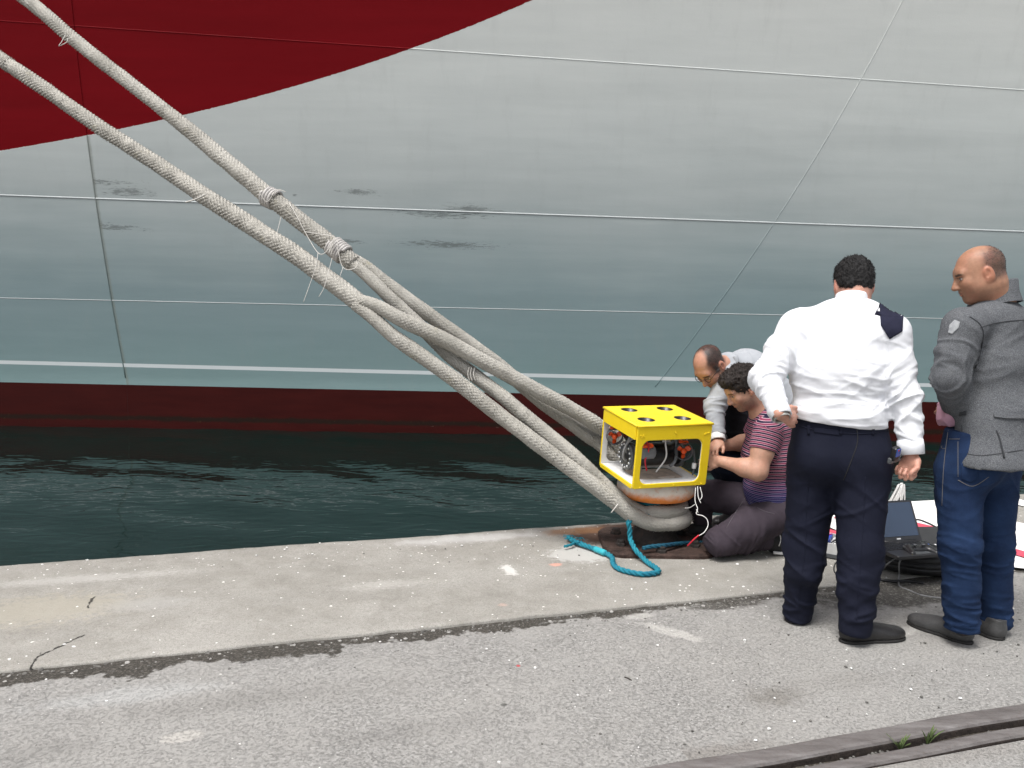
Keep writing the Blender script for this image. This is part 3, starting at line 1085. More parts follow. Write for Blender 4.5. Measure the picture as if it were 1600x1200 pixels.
# ================================================================== BOLLARD, ROPES
BC = np.array([at(1024, 800, 4.88)[0], 4.88, 0.0])
def mat_bollard_head():
    t = NT('bollard_head_paint')
    z = t.sep()[2]
    w = t.math('ADD', z, t.math('MULTIPLY_ADD', t.noise(14, 5, .75), .10, -.05))
    c = t.ramp(t.noise(9, 4, .6), [(.3, (.66, .56, .46)), (.7, (.78, .72, .65))])
    c = t.mix(t.math('MULTIPLY', t.smooth(t.noise(22, 4, .7), .52, .68), .45), c, (.70, .25, .05))
    c = t.mix(t.math('SUBTRACT', 1.0, t.smooth(w, .328, .385)), c, (.80, .24, .045))
    c = t.mix(t.math('MULTIPLY', t.smooth(t.noise(70, 3, .7), .66, .72), .8), c, (.16, .10, .07))
    c = t.mix(t.math('MULTIPLY', t.smooth(t.noise(12, 4, .8), .63, .70), .7), c, (.26, .17, .12))
    return t.fin(c, .55, 0, t.bump(t.noise(60, 4, .7), .004), .4)
def mat_iron():
    t = NT('bollard_iron')
    c = t.ramp(t.noise(16, 5, .7), [(.3, (.020, .018, .017)), (.55, (.045, .037, .033)), (.72, (.085, .052, .038)), (.85, (.22, .19, .165))])
    return t.fin(c, .7, .2, t.bump(t.noise(40, 5, .7), .010), .3)
M_IRON = mat_iron()
M_RUST = simple('rusty_plate', (.050, .031, .025), .8, .7, 14, .012, 50, 0.1, .3)
bol = thing('mooring_bollard', 'squat iron mooring bollard with an orange and white mushroom head', 'bollard', (BC[0], BC[1], 0))
obj('cap', lathe([(.11, .300), (.17, .303), (.212, .314), (.236, .336), (.246, .366), (.246, .392), (.234, .418), (.20, .440), (.12, .456), (.0005, .462)], 48, (BC[0], BC[1], 0)), mat_bollard_head(), bol)
obj('neck', lathe([(.175, .026), (.150, .05), (.132, .09), (.122, .15), (.118, .22), (.118, .318)], 40, (BC[0], BC[1], 0)), M_IRON, bol)
obj('base_plate', prism(rrect(-.34, .34, -.29, .29, .12, 6), -.03, .026, .01), M_RUST, bol, local=True, smooth=False)
for a in range(6):
    an = math.radians(30 + 60 * a)
    c = (.265 * math.cos(an), .245 * math.sin(an), 0)
    v, f = lathe([(.034, .025), (.034, .041), (.030, .045), (.026, .045), (.026, .058), (.018, .065)], 6, c)
    obj('anchor_bolt', (v, f), M_IRON, bol, local=True, smooth=False)

def mat_hawser():
    t = NT('hawser_fibre')
    big = t.noise(3.2, 4, .65)
    c = t.ramp(big, [(.3, (.35, .335, .295)), (.5, (.45, .43, .385)), (.72, (.54, .52, .47))])
    c = t.mix(t.math('MULTIPLY', t.smooth(t.noise(120, 4, .75), .5, .72), .55), c, (.25, .235, .205))
    c = t.mix(t.math('MULTIPLY', t.smooth(t.noise(7.5, 4, .7), .60, .72), .55), c, (.36, .33, .22))
    c = t.mix(t.math('MULTIPLY', t.smooth(t.noise(260, 2, .7), .62, .7), .6), c, (.82, .81, .78))
    h = t.noise(210, 4, .75)
    return t.fin(c, .95, 0, t.bump(h, .007, .9), .15)
M_HAWSER = mat_hawser()
M_TAPE = simple('wrap_tape', (.42, .40, .38), .6, .2, 30, .004, 80)
M_CORD = simple('thin_cord', (.52, .50, .46), .8, .1, 30)

def hawser_tube(P, r, strands=12, nseg=48):
    """braided rope: over-and-under strands in relief"""
    P = np.asarray(P, float)
    T, N, B = frames(P)
    L = np.concatenate([[0], np.cumsum(np.linalg.norm(np.diff(P, axis=0), axis=1))])
    r = np.broadcast_to(np.asarray(r, float), (len(P),))
    th = np.linspace(0, 2 * math.pi, nseg, endpoint=False)
    wear = vnoise(np.stack([L * 5, L * 0, L * 0 + 3], 1), 31)[:, None]
    u = (th * strands / (2 * math.pi))[None, :] + .35 * (vnoise(np.stack([L * 2.3, L * 0, L * 0], 1), 33)[:, None] - .5)
    pitch = 2 * math.pi * r.mean() / strands * 1.15
    v = (L / pitch)[:, None] + .8 * (vnoise(np.stack([L * 1.7, L * 0 + 7, L * 0], 1), 35)[:, None] - .5)
    a, b = u + v, u - v
    fa, fb = a - np.floor(a), b - np.floor(b)
    par = (np.floor(a / 1.0) + np.floor(b / 1.0)).astype(int) % 2
    h = np.where(par == 0, np.sin(math.pi * fa) * (0.55 + .45 * np.sin(math.pi * fb)), np.sin(math.pi * fb) * (.55 + .45 * np.sin(math.pi * fa)))
    lump = vnoise(np.stack([(L * 9)[:, None] + 0 * u, np.cos(th)[None] * 2 + 0 * v, np.sin(th)[None] * 2 + 0 * v], -1).reshape(-1, 3), 21).reshape(len(P), nseg)
    rr = r[:, None] * (1 + (.22 + .18 * wear) * (h - .6) + .13 * (lump - .5))
    V = P[:, None, :] + rr[:, :, None] * (np.cos(th)[None, :, None] * N[:, None, :] + np.sin(th)[None, :, None] * B[:, None, :])
    m = len(P)
    ii, jj = np.meshgrid(np.arange(m - 1), np.arange(nseg), indexing='ij')
    kk = (jj + 1) % nseg
    Fa = np.stack([ii * nseg + jj, ii * nseg + kk, (ii + 1) * nseg + kk, (ii + 1) * nseg + jj], -1).reshape(-1, 4).tolist()
    Fa.append(list(range(nseg - 1, -1, -1)))
    Fa.append([(m - 1) * nseg + j for j in range(nseg)])
    return V.reshape(-1, 3), Fa

def fuzz(P, r, count, rg):
    """loose fibres standing off a rope"""
    P = np.asarray(P, float)
    T, N, B = frames(P)
    r = np.broadcast_to(np.asarray(r, float), (len(P),))
    V, Fa = [], []
    for _ in range(count):
        i = rg.integers(0, len(P))
        a = rg.uniform(0, 6.283)
        out = math.cos(a) * N[i] + math.sin(a) * B[i]
        side = nrm(np.cross(out, T[i]))
        p0 = P[i] + out * r[i] * .98
        ln = rg.uniform(.004, .013)
        d = out * rg.uniform(.5, 1) + T[i] * rg.uniform(-1, 1) + side * rg.uniform(-.8, .8)
        p1 = p0 + nrm(d) * ln
        p2 = p1 + nrm(d + T[i] * rg.uniform(-1, 1) * .8) * ln * .6
        w = side * .0011
        k = len(V)
        V += [p0 - w, p0 + w, p1 - w * .8, p1 + w * .8, p2]
        Fa += [(k, k + 1, k + 3, k + 2), (k + 2, k + 3, k + 4)]
    return V, Fa

def pts3(lst):
    return [at(*p) for p in lst]

def leg_to_ship(p, d):
    """go on in direction d until the hull is reached"""
    t = 0
    while True:
        w = p + d * t
        if w[1] >= hull_y(w[0], w[2]) - .05 or t > 60:
            return w
        t += .1

rg = np.random.default_rng(3)
# upper hawser: main part, splice, two legs of the eye
A_main = [(43, 0, 6.10), (117, 63, 5.92), (200, 128, 5.75), (283, 193, 5.58), (333, 235, 5.49), (417, 305, 5.33), (428, 308 + 5, 5.31), (487, 359, 5.21), (529, 391, 5.14), (552, 412, 5.11)]
A_up = [(545, 402, 5.13), (567, 414, 5.13), (600, 439, 5.12), (650, 477, 5.11), (700, 513, 5.11), (750, 548, 5.12), (783, 573, 5.13), (833, 617, 5.14), (867, 643, 5.15), (917, 680, 5.15), (945, 700, 5.13)]
A_lo = [(545, 408, 5.11), (567, 425, 5.09), (599, 455, 5.08), (633, 488, 5.08), (667, 520, 5.07), (700, 553, 5.03), (733, 580, 4.99), (783, 618, 4.94), (833, 660, 4.88), (900, 716, 4.80), (943, 757, 4.80), (975, 785, 4.765), (1003, 801, 4.735)]
B_main = [(0, 92, 6.05), (67, 137, 5.90), (150, 195, 5.73), (233, 248, 5.57), (310, 300, 5.43), (383, 347, 5.30), (467, 402, 5.16), (500, 427, 5.11), (540, 457, 5.05), (566, 478, 5.01)]
B_up = [(556, 468, 5.01), (588, 478, 4.97), (633, 502, 4.94), (700, 534, 4.93), (767, 571, 4.95), (833, 607, 4.99), (883, 634, 5.04), (933, 664, 5.08), (965, 690, 5.10)]
B_lo = [(556, 475, 5.00), (583, 497, 4.96), (617, 527, 4.94), (667, 562, 4.91), (717, 598, 4.87), (767, 638, 4.84), (833, 688, 4.79), (900, 738, 4.74), (958, 781, 4.70), (987, 804, 4.685), (1016, 817, 4.69), (1039, 818, 4.71)]

def hawser(name, main, lo, up, rad, zs, rl_, label):
    M = pts3(main)
    d = nrm(M[0] - M[3])
    end = leg_to_ship(M[0], d)
    root = thing(name, label, 'rope', (end[0], end[1], end[2]))
    P = spline([end, M[0] + d * 2] + M, .008)
    # thickness swells where the eye is spliced in
    pj = np.array([np.linalg.norm(P - M[k], axis=1).argmin() for k in (4, 5, len(M) - 1)])
    ix = np.arange(len(P))
    r = np.interp(ix, [0, pj[0] - 80, pj[0] + 30, pj[2]], [rad, rad, rad * 1.16, rad * 1.16])
    far = np.linalg.norm(P - M[0], axis=1)
    keep = (ix % 6 == 0) | (ix >= np.linalg.norm(P - (M[0] + d * 1.0), axis=1).argmin())
    P, r = P[keep], r[keep]
    obj('main_line', hawser_tube(P, r, 12, 60), M_HAWSER, root)
    near = np.linalg.norm(P - M[0], axis=1) < 12
    start = np.linalg.norm(P - (M[0] + d)[None], axis=1).argmin()
    fz = [fuzz(P[start:], r[start:], 2600, rg)]
    # the eye: lower leg, round the bollard neck, back along the upper leg
    Lp = pts3(lo)
    Up = pts3(up)
    a0 = math.atan2(Lp[-1][1] - BC[1], Lp[-1][0] - BC[0])
    loop = []
    z0, z1 = Lp[-1][2], zs
    for k in range(1, 9):
        f = k / 9
        a = a0 + f * (math.radians(100) - a0)
        loop.append(np.array([BC[0] + rl_ * math.cos(a), BC[1] + rl_ * math.sin(a), z0 + (z1 - z0) * f]))
    Q = spline(Lp + loop + Up[::-1], .008)
    re = np.full(len(Q), rad * .93)
    nb = 60
    re[:nb] = np.linspace(rad * .80, rad * .93, nb)
    re[-nb:] = np.linspace(rad * .93, rad * .80, nb)
    obj('eye', hawser_tube(Q, re, 12, 60), M_HAWSER, root)
    fz.append(fuzz(Q, re, 2600, rg))
    tag(obj('loose_fibres', join(*fz), M_HAWSER, root, smooth=False), kind='stuff')
    return root, P, Q

hA, PA, QA_ = hawser('mooring_hawser', A_main, A_lo, A_up, .046, .26, .160, 'upper braided mooring hawser with taped splice, running to the top left')
hB, PB, QB_ = hawser('mooring_hawser', B_main, B_lo, B_up, .049, .19, .182, 'lower braided mooring hawser, in front of the other and leaving at the left edge')

def wrap(P, px, py, Y, n, w, r, parent, name='tape_wrap', mat=None, slant=0.0):
    c = at(px, py, Y)
    i = np.linalg.norm(P - c, axis=1).argmin()
    T, N, B = frames(P)
    t_, n_, b_ = T[i], N[i], B[i]
    V = []
    turns = np.linspace(0, n * 2 * math.pi, n * 22)
    for a in turns:
        s = (a / (n * 2 * math.pi) - .5) * w + slant * math.cos(a)
        V.append(P[i] + t_ * s + (n_ * math.cos(a) + b_ * math.sin(a)) * r)
    return V
for px, py, Y, n, w in ((425, 308, 5.32, 4, .085), (529, 391, 5.14, 6, .11)):
    V = wrap(PA, px, py, Y, n, w, .0615, hA)
    obj('tape_wrap', tube(V, .011, 6), M_TAPE, hA)
# thin lashing cord crossing between the two tapes, with loose ends
for lst, r in (([(400, 285, 5.24), (408, 305, 5.24), (418, 315, 5.24), (432, 297, 5.24), (447, 300, 5.24)], .0026),
               ([(452, 317, 5.22), (465, 340, 5.16), (478, 365, 5.13), (497, 395, 5.08), (510, 393, 5.05), (523, 372, 5.06)], .0026),
               ([(475, 362, 5.14), (500, 366, 5.10), (525, 372, 5.07), (528, 390, 5.05), (536, 418, 5.03), (553, 420, 5.03), (560, 410, 5.05)], .0026),
               ([(517, 400, 5.04), (520, 376, 5.05), (514, 395, 5.04), (524, 374, 5.05)], .0026),
               ([(497, 395, 5.08), (493, 418, 5.02), (482, 450, 4.98), (474, 472, 4.97)], .002),
               ([(519, 403, 5.03), (512, 430, 4.99), (506, 450, 4.97), (498, 464, 4.97)], .002),
               ([(440, 335, 5.25), (436, 352, 5.22), (432, 367, 5.2)], .0022),
               ([(536, 418, 5.02), (531, 432, 5.0), (528, 440, 5.0)], .002)):
    obj('lashing_cord', tube(spline(pts3(lst), .01), r, 5), M_CORD, hA)
obj('lashing_cord', tube(spline(pts3([(102, 55, 5.86), (96, 66, 5.84), (92, 72, 5.84), (104, 66, 5.85), (106, 60, 5.86)]), .01), .003, 5), M_CORD, hA)
obj('lashing_cord', tube(spline(pts3([(322, 303, 5.32), (306, 311, 5.31), (290, 316, 5.31)]), .01), .005, 5), M_CORD, hB)
obj('lashing_cord', tube(spline(pts3([(966, 787, 4.62), (960, 795, 4.61), (955, 801, 4.61)]), .01), .0035, 5), M_CORD, hB)
for dx in (0, 4, 9):
    obj('lashing_cord', tube(spline(pts3([(733 + dx, 574, 4.94), (731 + dx, 585, 4.93), (734 + dx, 596, 4.93)]), .01), .004, 5), M_CORD, hA)

# ---- thin blue-green ropes
def twisted(P, r, turns_per_m=28, n=3):
    P = np.asarray(P, float)
    T, N, B = frames(P)
    L = np.concatenate([[0], np.cumsum(np.linalg.norm(np.diff(P, axis=0), axis=1))])
    parts = []
    for k in range(n):
        a = L * turns_per_m * 2 * math.pi / n + k * 2 * math.pi / n
        Q = P + (np.cos(a)[:, None] * N + np.sin(a)[:, None] * B) * r * .52
        parts.append(tube(Q, r * .56, 6))
    return join(*parts)
def mat_teal(name, a, b):
    t = NT(name)
    c = t.ramp(t.noise(10, 4, .7), [(.3, a), (.7, b)])
    c = t.mix(t.math('MULTIPLY', t.smooth(t.noise(90, 3, .7), .55, .75), .4), c, (.02, .05, .06))
    return t.fin(c, .7, 0, t.bump(t.noise(260, 3, .7), .003), .3)
M_TEAL = mat_teal('teal_rope', (.008, .13, .20), (.02, .25, .31))
M_TEALD = mat_teal('dark_teal_rope', (.005, .045, .085), (.012, .10, .15))
def gp(px, py, z=.018):
    return ground(px, py, z)
path = []
for k in range(14):
    a = math.radians(-60 + 330 * (1 - k / 13))
    path.append(np.array([BC[0] + .137 * math.cos(a), BC[1] + .137 * math.sin(a), .295 - .03 * k / 13]))
drop = pts3([(987, 812, 4.665), (984, 826, 4.655), (985, 842, 4.645)])
drop[2][2] = max(drop[2][2], .05)
lay = [gp(993, 859, .06), gp(1003, 870, .03)] + [gp(*p) for p in ((1014, 880), (1026, 888), (1029, 893), (1020, 896), (1003, 897), (985, 894), (966, 888), (958, 880), (957, 872), (950, 866), (938, 861), (922, 855), (905, 849), (893, 843), (888, 839))]
tr = thing('teal_rope', 'short teal rope tied round the bollard, its frayed end lying left on the quay', 'rope', (lay[3][0], lay[3][1], 0))
obj('strands', twisted(spline(path + drop + lay, .008), .0155), M_TEAL, tr)
obj('taped_whipping', tube(spline([gp(945, 864, .02), gp(938, 861, .02), gp(930, 858, .02)], .01), .0195, 8), simple('teal_tape', (.03, .36, .42), .5, .1), tr)
fe = []
for k in range(26):
    b0 = gp(random.uniform(890, 915), random.uniform(840, 852), .012)
    e = b0 + np.array([random.uniform(-.07, .02), random.uniform(-.06, .03), random.uniform(0, .02)])
    fe.append(tube(spline([b0, (b0 + e) / 2 + np.array([0, 0, .008]), e], .02), .0022, 4))
fe.append(twisted(spline([gp(900, 847), gp(893, 851), gp(882, 854)], .01), .009))
tag(obj('frayed_end', join(*fe), M_TEAL, tr), kind='stuff')
P = spline([gp(1004, 857, .06), gp(1018, 854, .065), gp(1040, 852, .065), gp(1065, 849, .05), gp(1095, 848, .02), gp(1130, 850, .018)], .008)
tag(obj('blue_rope', twisted(P, .013), M_TEALD), 'dark blue rope end lying across the bollard base behind the knee', 'rope')

# ================================================================== UNDERWATER ROBOT ON THE BOLLARD
RW, RD, RH = .499, .455, .378
def mat_hdpe(name, a, b, scratch):
    t = NT(name)
    c = t.ramp(t.noise(6, 4, .6), [(.3, a), (.7, b)])
    c = t.mix(t.math('MULTIPLY', t.smooth(t.noise(30, 4, .8), .64, .72), .35), c, scratch)
    return t.fin(c, t.math('MULTIPLY_ADD', t.noise(18, 3, .6), .2, .30), 0, t.bump(t.noise(90, 3, .6), .0015), .4)
M_YEL = mat_hdpe('yellow_plastic', (.78, .56, .010), (.83, .61, .014), (.56, .40, .03))
M_WHT = mat_hdpe('white_plastic', (.66, .655, .64), (.74, .735, .72), (.45, .40, .33))
M_BLK = simple('black_plastic', (.012, .012, .013), .35, .2, 30, .001, 90)
M_DGR = simple('dark_grey_plastic', (.07, .075, .08), .4, .2, 20, .001, 90)
M_GRY = simple('grey_pvc', (.16, .17, .18), .45, .15, 20)
M_ORG = simple('orange_plastic', (.80, .09, .012), .4, .12, 20)
M_STL = simple('bolt_steel', (.55, .56, .57), .3, .1, 30, 0, 0, .9)
M_WIRE_W = simple('white_wire', (.66, .65, .63), .6, .1, 30)
M_WIRE_G = simple('grey_cable', (.22, .22, .22), .55, .2, 30)
M_WIRE_R = simple('red_wire', (.55, .012, .03), .5, .1, 30)
M_WIRE_K = simple('black_cable', (.014, .014, .015), .5, .2, 30)

rov = thing('underwater_robot', 'yellow box-framed underwater robot with orange thrusters standing on the bollard', 'robot',
            at(988, 765, 4.51), (math.radians(6.3), math.radians(.4), math.radians(19.5)))
def rl(name, vf, mat, parent=rov, **kw):
    return obj(name, vf, mat, parent, local=True, **kw)

def frame_panel(y0, y1, ix0, ix1, iz0, iz1, rr, orad):
    """upright panel in the xz plane with a rounded opening; slots: 0 outside yellow, 1 inner white"""
    n = 6
    outer = rrect(0, RW, 0, RH, orad, n)
    inner = rrect(ix0, ix1, iz0, iz1, rr, n)
    k = len(outer)
    b = .004
    V, Fa, FM = [], [], []
    def ring(poly, y, d=0.0):
        cx, cz = RW / 2, RH / 2
        for p in poly:
            V.append((p[0] + (d if p[0] < cx else -d), y, p[1] + (d if p[1] < cz else -d)))
    ring(outer, y0, b); ring(outer, y0 + b); ring(outer, y1 - b); ring(outer, y1, b)
    ring(inner, y1, -b); ring(inner, y1 - b); ring(inner, y0 + b); ring(inner, y0, -b)
    seq = [0, 1, 2, 3, 4, 5, 6, 7, 0]
    fm = [0, 0, 0, 1, 1, 1, 0, 0]
    for s in range(8):
        a, c = seq[s], seq[s + 1]
        for i in range(k):
            j = (i + 1) % k
            Fa.append((a * k + j, a * k + i, c * k + i, c * k + j))
            FM.append(fm[s])
    return (V, Fa), FM
vf, fm = frame_panel(0, .014, RW * .085, RW * .885, RH * .075, RH * .775, .045, .012)
rl('front_panel', vf, [M_YEL, M_WHT], fmat=fm, smooth=False)
v2, f2 = vf
v2 = [(p[0], RD - p[1], p[2]) for p in v2]
f2 = [tuple(reversed(a)) for a in f2]
rl('back_panel', (v2, f2), [M_YEL, M_WHT], fmat=fm, smooth=False)
# floor plate with a cut-out
def holed_plate(x0, x1, y0, y1, holes, z0, z1, nseg=32):
    """rectangular plate split in cells, one opening per cell: holes = [(cell rect, cx, cy, rx, ry)]"""
    V, Fa, FM = [], [], []
    for (cx0, cx1, cy0, cy1), hx, hy, rx, ry, rd in holes:
        inner = []
        outer = []
        for i in range(nseg):
            a = 2 * math.pi * i / nseg
            ca, sa = math.cos(a), math.sin(a)
            if rd is None:
                inner.append((hx + rx * ca, hy + ry * sa))
            else:
                e = 2 / rd
                inner.append((hx + rx * abs(ca) ** e * (1 if ca >= 0 else -1), hy + ry * abs(sa) ** e * (1 if sa >= 0 else -1)))
            # point on the cell rectangle in the same direction
            tx = (cx1 - hx if ca > 0 else cx0 - hx) / ca if abs(ca) > 1e-6 else 1e9
            ty = (cy1 - hy if sa > 0 else cy0 - hy) / sa if abs(sa) > 1e-6 else 1e9
            tt = min(tx, ty)
            outer.append((hx + ca * tt, hy + sa * tt))
        # snap nearest outer points to the cell corners
        for c in ((cx0, cy0), (cx1, cy0), (cx1, cy1), (cx0, cy1)):
            i = min(range(nseg), key=lambda m_: (outer[m_][0] - c[0]) ** 2 + (outer[m_][1] - c[1]) ** 2)
            outer[i] = c
        o = len(V)
        for ring, z in ((outer, z1), (inner, z1), (inner, z0), (outer, z0)):
            V += [(p[0], p[1], z) for p in ring]
        for i in range(nseg):
            j = (i + 1) % nseg
            for s in range(4):
                a, b = s, (s + 1) % 4
                if s == 3:
                    # outer wall only on the border of the whole plate
                    p, r_ = outer[i], outer[j]
                    on = (abs(p[0] - x0) < 1e-6 and abs(r_[0] - x0) < 1e-6) or (abs(p[0] - x1) < 1e-6 and abs(r_[0] - x1) < 1e-6) or (abs(p[1] - y0) < 1e-6 and abs(r_[1] - y0) < 1e-6) or (abs(p[1] - y1) < 1e-6 and abs(r_[1] - y1) < 1e-6)
                    if not on: continue
                Fa.append((o + a * nseg + i, o + a * nseg + j, o + b * nseg + j, o + b * nseg + i))
                FM.append(1 if s == 2 else 0)
    return (V, Fa), FM
vf, fm = holed_plate(.002, RW - .002, .016, RD - .016, [((.002, RW - .002, .016, RD - .016), RW * .52, RD * .5, .17, .13, 5)], .003, .019, 48)
rl('floor_plate', vf, [M_WHT, M_WHT], fmat=fm, smooth=False)
for x in (-.0015, RW - .0105):
    rl('floor_edge', box((x + .006, RD / 2, .010), (.012, RD - .034, .022), .003), M_YEL, smooth=False)
# stained sheet on the floor
rl('floor_gasket', prism(rrect(RW * .2, RW * .86, RD * .25, RD * .74, .04, 5), -.006, .0005), simple('gasket', (.58, .48, .38), .6, .35, 20), smooth=False)
# hood: top plate with four openings and side skirts
t0, t1 = RH - .002, RH + .010
xm, ym = RW * .495, RD * .53
cells = [((-.003, xm, .0, ym), RW * .235, RD * .27), ((xm, RW + .003, .0, ym), RW * .74, RD * .29), ((-.003, xm, ym, RD), RW * .255, RD * .79), ((xm, RW + .003, ym, RD), RW * .765, RD * .80)]
vf, fm = holed_plate(-.003, RW + .003, 0, RD, [(c, hx, hy, .053, .053, None) for c, hx, hy in cells], t0, t1)
hood = rl('hood', vf, [M_YEL, M_YEL], fmat=fm, smooth=False)
for x in (0.0, RW):
    v, f = box((x, RD / 2, RH - .040), (.011, RD - .03, .082), .003)
    rl('skirt', (v, f), M_YEL, smooth=False)
for x in (-.003, RW + .003):
    rl('hood_rim', tube([(x, .002, RH + .0035), (x, RD - .002, RH + .0035)], .0068, 8), M_YEL)
for y in (0.0, RD):
    rl('hood_rim', tube([(-.003, y, RH + .0035), (RW + .003, y, RH + .0035)], .0068, 8), M_YEL)
for c, hx, hy in cells:
    duct = rl('vertical_thruster', lathe([(.0525, -.095), (.0525, .004), (.050, .004), (.049, -.092)], 32, (hx, hy, RH + .004), close=False), M_BLK)
    parts = [lathe([(.004, -.06), (.013, -.058), (.015, -.03), (.010, -.022), (.001, -.020)], 14, (hx, hy, RH))]
    obj('hub', parts[0], M_DGR, duct, local=True)
    for k in range(3):
        a = k * 2.094 + hx * 20
        d = np.array([math.cos(a), math.sin(a)])
        e = np.array([-math.sin(a), math.cos(a)])
        pts = []
        for r_, w_, zz in ((.010, .008, -.036), (.028, .016, -.034), (.043, .017, -.033)):
            for sg in (-1, 1):
                p = np.array([hx, hy]) + d * r_ + e * w_ * sg
                pts.append((p[0], p[1], RH + zz + sg * .010))
        V = pts + [(p[0], p[1], p[2] - .003) for p in pts]
        Fa = [(0, 1, 3, 2), (2, 3, 5, 4), (7, 6, 8, 9), (9, 8, 10, 11), (0, 2, 8, 6), (2, 4, 10, 8), (1, 7, 9, 3), (3, 9, 11, 5), (4, 5, 11, 10), (0, 6, 7, 1)]
        obj('blade', (V, Fa), M_DGR, duct, local=True, smooth=False)
# screw heads on the front panel
for fx, fz in ((.045, .86), (.075, .865), (.06, .835), (.085, .845), (.50, .895), (.51, .875), (.915, .86), (.94, .865), (.90, .845), (.955, .87), (.10, .02), (.55, .03), (.93, .03)):
    v, f = lathe([(.0052, 0), (.0052, .0025), (.0035, .004), (.001, .0042)], 10)
    v = [(p[0] + fx * RW, -p[2] - .0, p[1] + fz * RH) for p in v]
    rl('screw', (v, f), M_YEL)
# pressure hull: black cylinder across the frame with a bolted end flange
CY, CZ = RD * .50, RH * .36
def xcyl(prof, n, cy=CY, cz=CZ):
    v, f = lathe(prof, n)
    return [(p[2], cy + p[0], cz + p[1]) for p in v], f
ph = rl('pressure_hull', xcyl([(.066, .10), (.070, .102), (.070, .43), (.066, .432)], 36), M_BLK)
fl = rl('end_flange', xcyl([(.050, .058), (.083, .058), (.086, .061), (.086, .074), (.083, .077), (.06, .077)], 40), M_DGR)
rl('end_ring', xcyl([(.060, .082), (.078, .082), (.080, .086), (.080, .104)], 40), M_GRY)
rl('end_window', xcyl([(.001, .0565), (.050, .0565), (.050, .0585)], 30), M_BLK)
for k in range(14):
    a = 2 * math.pi * k / 14
    v, f = lathe([(.0075, 0), (.0075, .007), (.005, .012), (.001, .0125)], 8)
    v = [(.058 - p[2], CY + .070 * math.cos(a) + p[0], CZ + .070 * math.sin(a) + p[1]) for p in v]
    obj('flange_bolt', (v, f), M_STL, fl, local=True)
rl('rear_flange', xcyl([(.05, .41), (.086, .41), (.086, .43), (.05, .43)], 40), M_DGR)
# grey motor pod in front of the hull, with orange collar
def ycylx(prof, n, cx, cy, cz):
    v, f = lathe(prof, n)
    return [(cx + p[2], cy + p[0], cz + p[1]) for p in v], f
rl('motor_pod', ycylx([(.03, -.055), (.041, -.05), (.042, .0), (.042, .055), (.036, .06)], 24, .135, RD * .30, RH * .48), M_GRY)
rl('pod_bracket', box((.135, RD * .30, RH * .73), (.022, .022, RH * .26), .004), M_DGR, smooth=False)
rl('pod_collar', box((.14, RD * .28, RH * .595), (.075, .05, .02), .006), M_ORG, smooth=False)
# side thrusters: duct ring, orange three-bladed propeller, nacelle, orange clamp
def thruster(cx, cy, cz, ax, rad):
    ax = nrm(ax)
    u = nrm(np.cross(ax, (0, 0, 1)))
    w = np.cross(u, ax)
    M = frame((cx, cy, cz), u, w, ax)
    d = rl('side_thruster', xf(lathe([(rad * .93, -.022), (rad, -.020), (rad, .020), (rad * .93, .022), (rad * .90, .0)], 30, close=False), M), M_DGR)
    obj('nacelle', xf(lathe([(.006, -.075), (.017, -.07), (.019, -.02), (.019, -.014)], 18), M), M_DGR, d, local=True)
    obj('propeller_hub', xf(lathe([(.017, -.012), (.018, .008), (.012, .018), (.003, .020)], 18), M), M_ORG, d, local=True)
    for k in range(3):
        a = k * 2.0944 + .5
        e1 = np.array([math.cos(a), math.sin(a)])
        e2 = np.array([-math.sin(a), math.cos(a)])
        pts = []
        for r_, w_ in ((.012, .006), (.024, .013), (.036, .014), (rad * .86, .009)):
            for sg in (-1, 1):
                p = e1 * r_ + e2 * w_ * sg
                pts.append((p[0], p[1], sg * .007))
        V = pts + [(p[0], p[1], p[2] - .003) for p in pts]
        Fa = []
        for i in range(3):
            b = 2 * i
            Fa += [(b, b + 1, b + 3, b + 2), (b + 9, b + 8, b + 10, b + 11), (b, b + 2, b + 10, b + 8), (b + 1, b + 9, b + 11, b + 3)]
        Fa += [(6, 7, 15, 14), (0, 8, 9, 1)]
        obj('blade', xf((V, Fa), M), M_ORG, d, local=True, smooth=False)
    obj('thruster_clamp', box((cx, cy + .012, cz + rad * .98), (.055, .035, .02), .006), M_ORG, d, local=True, smooth=False)
    obj('hanger', box((cx, cy + .012, (cz + rad + RH) / 2 + .005), (.02, .02, RH - cz - rad - .012), .003), M_DGR, d, local=True, smooth=False)
thruster(.055, RD * .84, RH * .56, (-.35, -1, 0), .052)
thruster(RW * .765, RD * .22, RH * .50, (-.25, -1, .05), .055)
